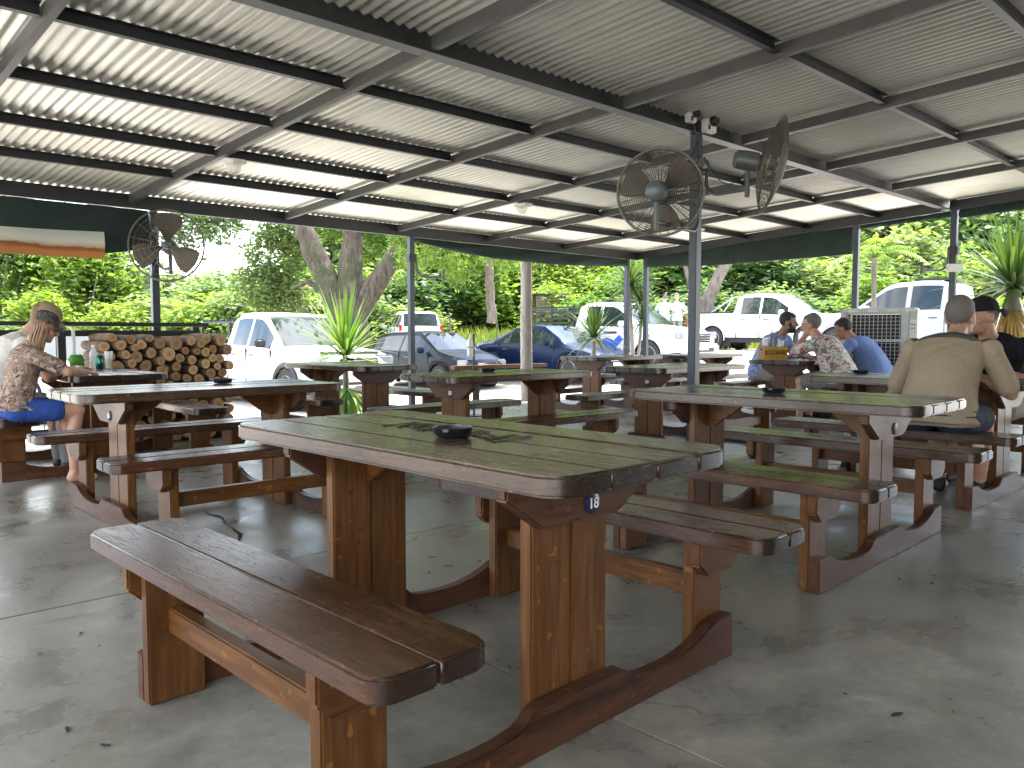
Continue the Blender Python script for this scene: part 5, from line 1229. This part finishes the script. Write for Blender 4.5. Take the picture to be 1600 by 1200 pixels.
class Body:
    def __init__(s): s.v = []; s.f = []; s.prims = []; s.mats = []
    def _mid(s, m):
        if m not in s.mats: s.mats.append(m)
        return s.mats.index(m)
    def add(s, vs, fs, m):
        n = len(s.v); s.v += [Vector(p) for p in vs]; s.f += [tuple(i + n for i in f) for f in fs]; s._mid(m)
    def cone(s, a, b, ra, rb, m, n=14):
        a = Vector(a); b = Vector(b); s.prims.append(('c', s._mid(m), np.array(a), np.array(b), ra, rb)); d = b - a; L = d.length; d = d / L if L > 1e-6 else Vector((0, 0, 1)); u = d.orthogonal().normalized(); w = d.cross(u); prof = []
        for k in range(5): t = math.pi / 2 * k / 5; prof.append((ra * math.sin(t) + .0004, -ra * math.cos(t)))
        st = max(2, int(L / .018))
        for k in range(st + 1): t = k / st; prof.append((ra + (rb - ra) * t, L * t))
        for k in range(1, 6): t = math.pi / 2 * k / 5; prof.append((rb * math.cos(t) + .0004, L + rb * math.sin(t)))
        vs = [a + d * h + (u * math.cos(6.2832 * i / n) + w * math.sin(6.2832 * i / n)) * r for r, h in prof for i in range(n)]
        fs = [(j * n + i, j * n + (i + 1) % n, (j + 1) * n + (i + 1) % n, (j + 1) * n + i) for j in range(len(prof) - 1) for i in range(n)]
        fs += [tuple(range(n - 1, -1, -1)), tuple((len(prof) - 1) * n + i for i in range(n))]; s.add(vs, fs, m)
    def ell(s, c, r, m, F=None, n=18):
        c = Vector(c); vs = []; q = n // 2 + 3; s.prims.append(('e', s._mid(m), np.array(c), np.array(F if F else Matrix.Identity(3)), np.array(r)))
        for j in range(q + 1):
            t = math.pi * j / q
            for i in range(n):
                a = 6.2832 * i / n; p = Vector((r[0] * math.sin(t) * math.cos(a) + (1e-4 * math.cos(a)), r[1] * math.sin(t) * math.sin(a) + 1e-4 * math.sin(a), r[2] * math.cos(t))); vs.append(c + (F @ p if F else p))
        fs = [((j + 1) * n + i, (j + 1) * n + (i + 1) % n, j * n + (i + 1) % n, j * n + i) for j in range(q) for i in range(n)]
        fs += [tuple(range(n)), tuple(q * n + n - 1 - i for i in range(n))]; s.add(vs, fs, m)
    def loft(s, rings, m, n=26):
        """rings: (centre, right vec, forward vec) ellipses, densified"""
        D = []
        for (a, b) in zip(rings[:-1], rings[1:]):
            k = max(2, int((b[0] - a[0]).length / .02))
            for i in range(k): D.append(tuple(x.lerp(y, i / k) for x, y in zip(a, b)))
        D.append(rings[-1]); vs = []; s.prims.append(('l', s._mid(m), np.array([list(c) for c, _, _ in D]), np.array([list(u) for _, u, _ in D]), np.array([list(w) for _, _, w in D])))
        for c, u, w in D:
            for i in range(n):
                a = 6.2832 * i / n; ca, sa = math.cos(a), math.sin(a); sq = lambda t: math.copysign(abs(t) ** .82, t); vs.append(c + u * sq(ca) + w * sq(sa))
        fs = [(j * n + i, j * n + (i + 1) % n, (j + 1) * n + (i + 1) % n, (j + 1) * n + i) for j in range(len(D) - 1) for i in range(n)]
        fs += [tuple(range(n - 1, -1, -1)), tuple((len(D) - 1) * n + i for i in range(n))]; s.add(vs, fs, m)
    def build(s, parent, voxel=.0085, recolor=None):
        me = bpy.data.meshes.new('raw'); me.from_pydata([tuple(p) for p in s.v], [], s.f); ob = bpy.data.objects.new('raw', me); COL.objects.link(ob)
        bm = bmesh.new(); bm.from_mesh(me); bmesh.ops.recalc_face_normals(bm, faces=bm.faces); bm.to_mesh(me); bm.free()
        md = ob.modifiers.new('r', 'REMESH'); md.mode = 'VOXEL'; md.voxel_size = voxel; md.adaptivity = 0
        dg = bpy.context.evaluated_depsgraph_get(); dg.update(); out = bpy.data.meshes.new_from_object(ob.evaluated_get(dg)); bpy.data.objects.remove(ob); bpy.data.meshes.remove(me)
        out.materials.clear()
        Q = np.empty(len(out.polygons) * 3); out.polygons.foreach_get('center', Q); Q = Q.reshape(-1, 3)
        best = np.full(len(Q), 1e9); own = np.zeros(len(Q), int)
        for pr in s.prims:
            if pr[0] == 'c':
                _, k, a, b2, ra, rb = pr; d = b2 - a; L2 = max(1e-9, d @ d); tt = np.clip((Q - a) @ d / L2, 0, 1); sd = np.linalg.norm(Q - a - tt[:, None] * d, axis=1) - (ra + (rb - ra) * tt)
            elif pr[0] == 'e':
                _, k, c, F, r = pr; lq = (Q - c) @ F; k0 = np.linalg.norm(lq / r, axis=1); k1 = np.linalg.norm(lq / (r * r), axis=1); sd = k0 * (k0 - 1) / np.maximum(k1, 1e-9)
            else:
                _, k, Cc, U, Wv = pr; ax = np.gradient(Cc, axis=0); ax /= np.linalg.norm(ax, axis=1)[:, None]; sd = np.full(len(Q), 1e9)
                for c, u, w, a in zip(Cc, U, Wv, ax):
                    dq = Q - c; h_ = np.abs(dq @ a); ru, rw = np.linalg.norm(u), np.linalg.norm(w); eu, ew = dq @ (u / ru), dq @ (w / rw); rad = np.hypot(eu, ew) + 1e-9; q_ = ((np.abs(eu) / ru) ** 2.44 + (np.abs(ew) / rw) ** 2.44) ** (1 / 2.44)
                    sd = np.minimum(sd, np.hypot(np.maximum(0, h_ - .012), np.maximum(0, rad * (1 - 1 / np.maximum(q_, 1e-6)))) + np.where((h_ < .012) & (q_ < 1), rad - rad / np.maximum(q_, 1e-6), 0))
            m_ = sd < best - 1e-6; best[m_] = sd[m_]; own[m_] = k
        for m in s.mats: out.materials.append(m)
        mi = []
        for p, k in zip(out.polygons, own.tolist()):
            c = p.center
            if recolor:
                q = recolor(c, s.mats[k])
                if q is not None: k = s._mid(q); 
            mi.append(k)
        while len(out.materials) < len(s.mats): out.materials.append(s.mats[len(out.materials)])
        bm = bmesh.new(); bm.from_mesh(out)
        for _ in range(2): bmesh.ops.smooth_vert(bm, verts=bm.verts, factor=.5, use_axis_x=True, use_axis_y=True, use_axis_z=True)
        bm.to_mesh(out); bm.free()
        out.polygons.foreach_set('material_index', mi); out.polygons.foreach_set('use_smooth', [True] * len(out.polygons)); out.update(); out.name = 'body'
        return link('body', out, parent)
def ik(a, c, l1, l2, pole):
    a, c, pole = Vector(a), Vector(c), Vector(pole); d = c - a; L = min(d.length, (l1 + l2) * .995); d.normalize(); c = a + d * L
    x = (l1 * l1 - l2 * l2 + L * L) / (2 * L); h = math.sqrt(max(0, l1 * l1 - x * x)); p = pole - d * pole.dot(d); p = p.normalized() if p.length > 1e-5 else d.orthogonal().normalized()
    return a + d * x + p * h, c
def hand(b, wrist, d, palm_n, m, curl=.5, sc_=1.0, side=1):
    """palm then four unequal fingers and a thumb; d forward, palm_n the way the palm faces"""
    d = Vector(d).normalized(); pn = Vector(palm_n); pn = (pn - d * pn.dot(d)).normalized(); s = d.cross(pn) * side; k = sc_
    for q in (-.024, -.008, .008, .024): b.cone(wrist + d * .012 * k + s * q * .7 * k, wrist + d * .088 * k + s * q * 1.15 * k, .0135 * k, .0115 * k, m, 8)
    for i, (q, L) in enumerate(((-.030, .068), (-.010, .078), (.010, .073), (.028, .056))):
        p = wrist + d * .088 * k + s * q * k; cur = d.copy()
        for j in range(3):
            a = curl * (.45 + .4 * j); cur = (d * math.cos(a) + pn * math.sin(a)).normalized(); e = p + cur * L * (.44, .32, .24)[j] * k; b.cone(p, e, (.0095 - .0009 * j) * k, (.0088 - .0009 * j) * k, m, 8); p = e
    p = wrist + d * .028 * k - s * .028 * k; q = p + (d * .6 - s * .75 + pn * .3).normalized() * .042 * k; b.cone(p, q, .0125 * k, .010 * k, m, 8); b.cone(q, q + (d * .9 - s * .2 + pn * .35).normalized() * .032 * k, .0100 * k, .0082 * k, m, 8)

def person(label, loc, facing, skin, hair, shirt, pants, lean=18, curve=14, k=1.0, wide=1.0, belly=0.0, head_yaw=0, head_pitch=0, hands=((-.18, .5, .78), (.18, .5, .78)), sleeve=.55, long_pants=False,
           seat=ZS, standing=False, beard=None, hair_long=False, cap=None, recolor_yoke=None, bald=False, knees=(.11, .13), feet=None, hand_free=None, elbows=None, shorts_len=.62, extra=None, group='people sitting at the tables', shoe=SHOE, hair_low=False, hem_at=.25):
    """facing: angle of the body's forward direction (radians from +X)"""
    t = empty('person', (loc[0], loc[1], loc[2] if len(loc) > 2 else 0), facing - math.pi / 2, label, 'person', group); b = Body()
    hipz = seat + .105 * k if not standing else .92 * k
    hip = Vector((0, 0, hipz)); sl = R_(lean)
    segs = 6; P = [hip.copy()]; dirs = []
    for i in range(segs):
        a = sl + R_(curve) * (i / (segs - 1) - .35) * 1.6; d = Vector((0, math.sin(a), math.cos(a))); dirs.append(d); P.append(P[-1] + d * .50 * k / segs)
    dirs.append(dirs[-1]); X = Vector((1, 0, 0)); Wd = k * wide
    prof = [(.165, .125, 0), (.172, .128 + belly * .6, .0), (.160, .122 + belly, .01), (.160, .120 + belly * .7, .008), (.172, .122, 0), (.178, .112, -.008), (.120, .078, -.008)]
    rings = [(hip + Vector((0, 0, -.075 * k)), X * .135 * Wd, Vector((0, .105 * k, 0)))]
    for (p, d, (w, dp, off)) in zip(P, dirs, prof):
        f = Vector((0, d.z, -d.y)); rings.append((p + f * (off + max(0, dp - .125) * .5) * k, X * w * Wd, f * dp * k * (1 + (wide - 1) * .5)))
    top = P[-1]; dn = dirs[-1]
    # lower rings belong to the trousers
    r0 = rings[0]; r1 = rings[1]
    b.loft([r0, r1], pants); hem = tuple(x.lerp(y, hem_at) for x, y in zip(r0, r1)); b.loft([(hem[0], hem[1] * 1.36, hem[2] * 1.34), (r1[0], r1[1] * 1.14, r1[2] * 1.14)] + rings[2:], shirt)
    fN = Vector((0, dn.z, -dn.y))
    # neck and head frame
    hd0 = top + dn * .03 * k
    ne = top + (dn + Vector((0, 0, .6))).normalized() * .105 * k + Vector((0, .02, 0)) * k
    b.cone(top - dn * .02 * k, ne, .060 * k * (.5 + wide * .5), .054 * k, skin)
    b.cone(top + dn * .0 * k - fN * .01, top + dn * .018 * k, .066 * k * (.5 + wide * .5), .064 * k, shirt)
    yaw, pit = R_(head_yaw), R_(head_pitch)
    fw = Vector((-math.sin(yaw) * math.cos(pit), math.cos(yaw) * math.cos(pit), math.sin(pit))); rt = Vector((math.cos(yaw), math.sin(yaw), 0)); upv = rt.cross(fw)
    F = Matrix((rt, fw, upv)).transposed(); hc = ne + upv * .085 * k + fw * .030 * k
    h = lambda x, y, z: hc + F @ Vector((x, y, z)) * k
    E = lambda c, r, m, n=18: b.ell(h(*c), tuple(q * k for q in r), m, F, n)
    E((0, -.008, .028), (.076, .096, .098), skin); E((0, .022, -.045), (.060, .072, .078), skin); E((0, .066, -.092), (.028, .026, .022), skin)
    b.cone(h(0, .092, .012), h(0, .112, -.022), .009 * k, .0155 * k, skin, 10)
    E((0, .078, .026), (.046, .016, .010), skin)
    for s in (-1, 1):
        E((s * .076, -.012, -.012), (.012, .024, .034), skin, 12); E((s * .030, .0835, .006), (.009, .007, .005), EYE, 10); E((s * .045, .055, -.03), (.022, .026, .022), skin, 12)
        if not bald: b.cone(h(s * .016, .090, .026), h(s * .044, .080, .026), .005 * k, .004 * k, hair, 8)
    b.cone(h(-.020, .086, -.062), h(.020, .086, -.062), .0065 * k, .0065 * k, LIP if not beard else LIP, 8)
    if beard:
        E((0, .036, -.078), (.062, .062, .052), beard); E((0, .062, -.090), (.042, .042, .036), beard); b.cone(h(-.030, .090, -.046), h(.030, .090, -.046), .008 * k, .008 * k, beard, 8)
        for s in (-1, 1): b.cone(h(s * .066, .012, -.01), h(s * .054, .045, -.075), .018 * k, .020 * k, beard, 8)
    if hair:
        if bald: E((0, -.028, .000), (.080, .086, .066), hair)
        else: E((0, -.026, .040), (.0815, .094, .099), hair); E((0, .004, .078), (.068, .078, .052), hair)
        if hair_low: E((0, -.045, -.02), (.074, .066, .075), hair)
    # arms
    sh = P[-1] - dn * .062 * k; l1, l2 = .285 * k, .255 * k; info = {}
    for i, s in enumerate((-1, 1)):
        a = sh + X * s * .178 * Wd; tgt = Vector(hands[i]); pole = Vector((s * .75, -.25, -.75)) if not elbows else Vector(elbows[i])
        el, wr = ik(a, tgt, l1, l2, pole); u = (el - a).normalized(); f2 = (wr - el).normalized()
        b.cone(a - u * .01, el, .052 * k, .040 * k, skin if sleeve < .98 else shirt); b.cone(el, wr, .041 * k, .027 * k, skin if sleeve < 1.3 else shirt)
        b.cone(a - u * .0, a + u * l1 * min(1, sleeve), .064 * k * (.6 + .4 * wide), (.062 if sleeve < .99 else .052) * k * (.7 + .3 * wide), shirt)
        b.ell(a + Vector((0, 0, .0)), (.070 * k * (.6 + .4 * wide),) * 3, shirt)
        if sleeve > 1: b.cone(el, el + f2 * l2 * (sleeve - 1), .051 * k, .043 * k, shirt)
        pn = Vector((0, 0, -1)) if not hand_free or hand_free[i] is None else Vector(hand_free[i])
        hand(b, wr, f2 if abs(f2.z) < .75 else (f2 + Vector((0, .6, 0))), pn, skin, .55, k, s)
    # legs
    for i, s in enumerate((-1, 1)):
        a = hip + Vector((s * .092 * Wd, .0, -.02 * k))
        if standing:
            kn = Vector((s * .10 * k, .02, .48 * k)); an = Vector((s * .11 * k, -.01, .075 * k))
        else:
            kn = a + Vector((s * (knees[i] - .09), math.sqrt(max(.01, (.43 * k) ** 2 - (knees[i] - .09) ** 2)), -.0)); kn.z = max(.44 * k, seat + .055)
            ft = feet[i] if feet else (s * knees[i], kn.y + .02, 0); an = Vector((ft[0], ft[1], .085 * k))
        b.cone(a, kn, .085 * Wd, .060 * k, skin)
        if long_pants: b.cone(a, kn, .094 * Wd, .070 * k, pants); b.cone(kn, an + Vector((0, 0, .02)), .068 * k, .056 * k, pants)
        else: b.cone(a, a.lerp(kn, shorts_len), .100 * Wd, .092 * k, pants)
        mid = kn.lerp(an, .35) + Vector((0, -.015, 0)); b.cone(kn, mid, .054 * k, .055 * k, skin); b.cone(mid, an, .055 * k, .036 * k, skin)
        fy = Vector((s * .12, 1, 0)).normalized(); b.cone(an + Vector((0, -.02, -.045 * k)), an + fy * .15 * k + Vector((0, 0, -.055 * k)), .038 * k, .030 * k, shoe); b.cone(an, an + Vector((0, -.015, -.04 * k)), .040 * k, .042 * k, shoe)
    rc = None
    if recolor_yoke:
        def rc(c, m):
            if m is shirt and (c - P[-1]).dot(dn) > (-.112 + .9 * max(0, abs(c.x) / Wd - .125)) * k: return recolor_yoke
            return None
    b.build(t, .0085 * (1 if k > .8 else .9), rc)
    TH = Matrix.Translation(hc) @ F.to_4x4()
    if cap: cap(t, TH, k)
    if extra: extra(t, TH, k, h)
    return t
def cap_fn(mat, brim_dir=1, brim_mat=None, mesh_mat=None):
    def f(t, TH, k):
        vs = []; fs = []; n = 24; mb = MB()
        for j in range(8):
            a = math.pi / 2 * j / 7; r = math.cos(a) ** .75; z = math.sin(a)
            for i in range(n): q = 6.2832 * i / n; vs.append(((.088 * r + .0005) * math.cos(q) * k, (.107 * r + .0005) * math.sin(q) * k - .010 * k, (.036 + .103 * z) * k))
        for j in range(7):
            for i in range(n): fs.append((j * n + i, j * n + (i + 1) % n, (j + 1) * n + (i + 1) % n, (j + 1) * n + i))
        fs += [tuple(7 * n + i for i in range(n)), tuple(range(n - 1, -1, -1))]; mb.add([TH @ Vector(v) for v in vs], fs)
        c = mb.build('cap', [mat], t, smooth=60)
        br = MB(); v2 = []; f2 = []; m = 13
        for q in range(m):
            a = math.pi * (.16 + .68 * q / (m - 1)); x, y = math.cos(a), math.sin(a)
            for (s, dz) in ((1, 0), (1.32, .006), (1.62, -.012)): 
                v2.append((x * .086 * (1 + (s - 1) * .45), brim_dir * (y * .104 * s) - .010, .040 + dz - .020 * x * x * (s - 1) * 4))
        for z in (0, -.005): pass
        nv = len(v2); v2 += [(x, y, z - .005) for x, y, z in v2]
        for q in range(m - 1):
            for s in range(2): a0 = q * 3 + s; f2.append((a0, a0 + 1, a0 + 4, a0 + 3)); f2.append((nv + a0 + 3, nv + a0 + 4, nv + a0 + 1, nv + a0))
        for q in range(m - 1): f2.append((q * 3 + 2, nv + q * 3 + 2, nv + q * 3 + 5, q * 3 + 5))
        br.add([TH @ (Vector(v) * k) for v in v2], f2).build('brim', brim_mat or mat, c, smooth=60)
    return f
TAN = cloth('cap_tan', [(.30, .24, .16)]); CAMO = cloth('cap_camo', [(.075, .08, .065), (.03, .033, .027), (.15, .145, .12)], 14, 'print'); BLK = cloth('cap_black', [(.015, .014, .014)])
BEIGE = cloth('shirt_beige', [(.34, .27, .185)]); YOKE = cloth('yoke_grey_green', [(.085, .09, .072)]); NAVY = cloth('shorts_navy', [(.022, .032, .05)])
FLORAL = cloth('shirt_floral', [(.55, .52, .46), (.16, .20, .19), (.33, .05, .07), (.10, .17, .18)], 13, 'print'); BLUE1 = cloth('shirt_blue_check', [(.16, .22, .42), (.30, .37, .58)], kind='stripe'); BLUE2 = cloth('shirt_blue', [(.17, .25, .50)])
LEAFY = cloth('shirt_leaf_print', [(.26, .18, .13), (.07, .042, .03), (.17, .11, .085), (.38, .33, .31)], 16, 'print'); KHAKI = cloth('trousers_khaki', [(.30, .26, .20)]); SHB = cloth('shorts_blue', [(.03, .075, .30)]); CREAM = cloth('shirt_cream', [(.56, .54, .50)])
BLKS = cloth('shirt_black', [(.014, .014, .018)]); PALE = cloth('shirt_pale_blue', [(.42, .52, .66)]); GREYP = cloth('trousers_grey', [(.20, .20, .19)])
PX, PY_ = 0.0, R_(90)
def lhair(t, TH, k, h):
    mb = MB(); g = random.Random(4)
    for i in range(150):
        a = g.uniform(-2.5, .15) - .35; x = math.cos(a) * .074; y = -abs(math.sin(a)) * .085 - .005 if g.random() < .75 else .02 * g.random()
        p0 = Vector((x, y, g.uniform(.0, .05))); L = g.uniform(.26, .40); pts = []
        for q in range(7):
            s = q / 6; pts.append(TH @ (Vector((p0.x * (1 + .35 * s) + .010 * math.sin(i + s * 5), p0.y - .035 * math.sin(s * 2.2) - .02 * s, p0.z)) * k) + Vector((0, -.03 * s * s, -L * s)))
        mb.tube(pts, [.0042, .005, .005, .0046, .004, .003, .001], 4)
    o = mb.build('hair', plain('hair_long', (.24, .14, .07), .5), t, smooth=70); o['kind'] = 'stuff'
person('girl in camouflage cap, leaf print shirt and blue shorts at left table', (1.34, 6.46), PX, SK1, H_BR, LEAFY, SHB, lean=13, curve=10, k=.86, head_yaw=-4, head_pitch=-22, hands=((-.14, .46, .79), (.10, .44, .79)), cap=cap_fn(CAMO), extra=lhair, sleeve=.72, shoe=SK1, hem_at=.97, shorts_len=.62, feet=((-.09, .40, 0), (.10, .34, 0)), elbows=((-.9, 0, -.3), (.9, 0, -.3)))
person('man in tan cap and cream shirt sitting behind the girl', (1.33, 7.04), PX, SK1, H_BR, CREAM, GREYP, lean=20, curve=22, k=1.02, wide=1.1, head_yaw=-8, head_pitch=-34, hands=((-.16, .52, .79), (.16, .50, .79)), cap=cap_fn(TAN), sleeve=.6, long_pants=True)
def shades(t, TH, k, h):
    MB().tube([h(-.080, -.03, .055), h(-.072, .050, .085), h(-.035, .082, .092), h(0, .086, .092), h(.035, .082, .092), h(.072, .050, .085), h(.080, -.03, .055)], .008, 8).build('sunglasses', plain('mirror_blue', (.02, .10, .35), .1, .6), t, smooth=60)
def specs(t, TH, k, h):
    mb = MB(); mb.tube([h(-.083, -.02, .012), h(-.066, .088, .010)], .003, 6); mb.tube([h(.083, -.02, .012), h(.066, .088, .010)], .003, 6)
    for s in (-1, 1): mb.ring(h(s * .033, .100, .005), .024, .0025, h(0, 1, 0) - h(0, 0, 0), 18, 5)
    mb.build('glasses', M['black'], t, smooth=60)
person('bearded man in blue checked shirt with sunglasses on his head', (9.72, 5.43), R_(-90), SK3, H_DK, BLUE1, KHAKI, lean=24, curve=14, k=1.04, wide=1.25, belly=.05, head_yaw=28, head_pitch=-6, hands=((-.10, .52, .80), (.14, .50, .80)), sleeve=1.55, long_pants=True, beard=H_DK, extra=shades)
person('man in white floral shirt with glasses, chin on hand', (9.08, 4.07), R_(90), SK1, H_GR, FLORAL, GREYP, lean=30, curve=16, k=1.03, wide=1.18, belly=.03, head_yaw=6, head_pitch=-4, hands=((-.03, .44, 1.06), (.12, .52, .80)), sleeve=.72, shorts_len=.8, extra=specs, hand_free=((.3, -.6, .5), None), elbows=((-.5, .6, -.8), (.8, 0, -.4)))
person('dark haired man in plain blue shirt leaning on the table', (10.02, 4.05), R_(90), SK2, H_DK, BLUE2, GREYP, lean=32, curve=22, k=1.03, wide=1.2, belly=.03, head_yaw=4, head_pitch=-24, hands=((-.16, .44, .80), (.14, .42, .80)), sleeve=.72, long_pants=True, elbows=((-.9, -.1, -.3), (.9, -.1, -.3)))
person('broad man in beige shirt with grey yoke, his back turned', (5.34, 1.80), R_(2), SK1, H_GR, BEIGE, NAVY, lean=28, curve=28, k=1.06, wide=1.16, belly=.06, head_yaw=-6, head_pitch=-6, hands=((-.15, .42, .80), (.10, .44, .80)), sleeve=.84, recolor_yoke=YOKE, shorts_len=.75, hair_low=False, elbows=((-.5, -.1, -.85), (.65, .0, -.75)))
def earring(t, TH, k, h): 
    MB().lathe([(.001, 0), (.006, .002), (.001, .006)], 10, h(-.088, -.012, -.046)).build('ear_stud', M['chrome'], t)
person('man in black cap and sleeveless black shirt facing the beige shirt', (6.80, 1.86), R_(180), SK1, H_GR, BLKS, KHAKI, lean=26, curve=24, k=1.05, wide=1.15, head_yaw=-38, head_pitch=-4, hands=((-.15, .48, .80), (.18, .50, .80)), sleeve=.25, cap=cap_fn(BLK, -1), extra=earring, shorts_len=.8)
for (px, lab, shirt_, cp, fa) in ((1037, 'far standing man in dark cap beside the white pickup', PALE, cap_fn(BLK), 20), (1057, 'far standing man in pale blue shirt beside the white pickup', PALE, None, 200)):
    p = put(px, 26.0); person(lab, (p.x, p.y, p.z + .1), R_(fa), SK1, H_GR, shirt_, GREYP, lean=4, curve=6, k=1.0, standing=True, hands=((-.2, .25, 1.05), (.2, .25, 1.05)), long_pants=True, cap=cp, head_yaw=20, group='men standing far off by the cars')
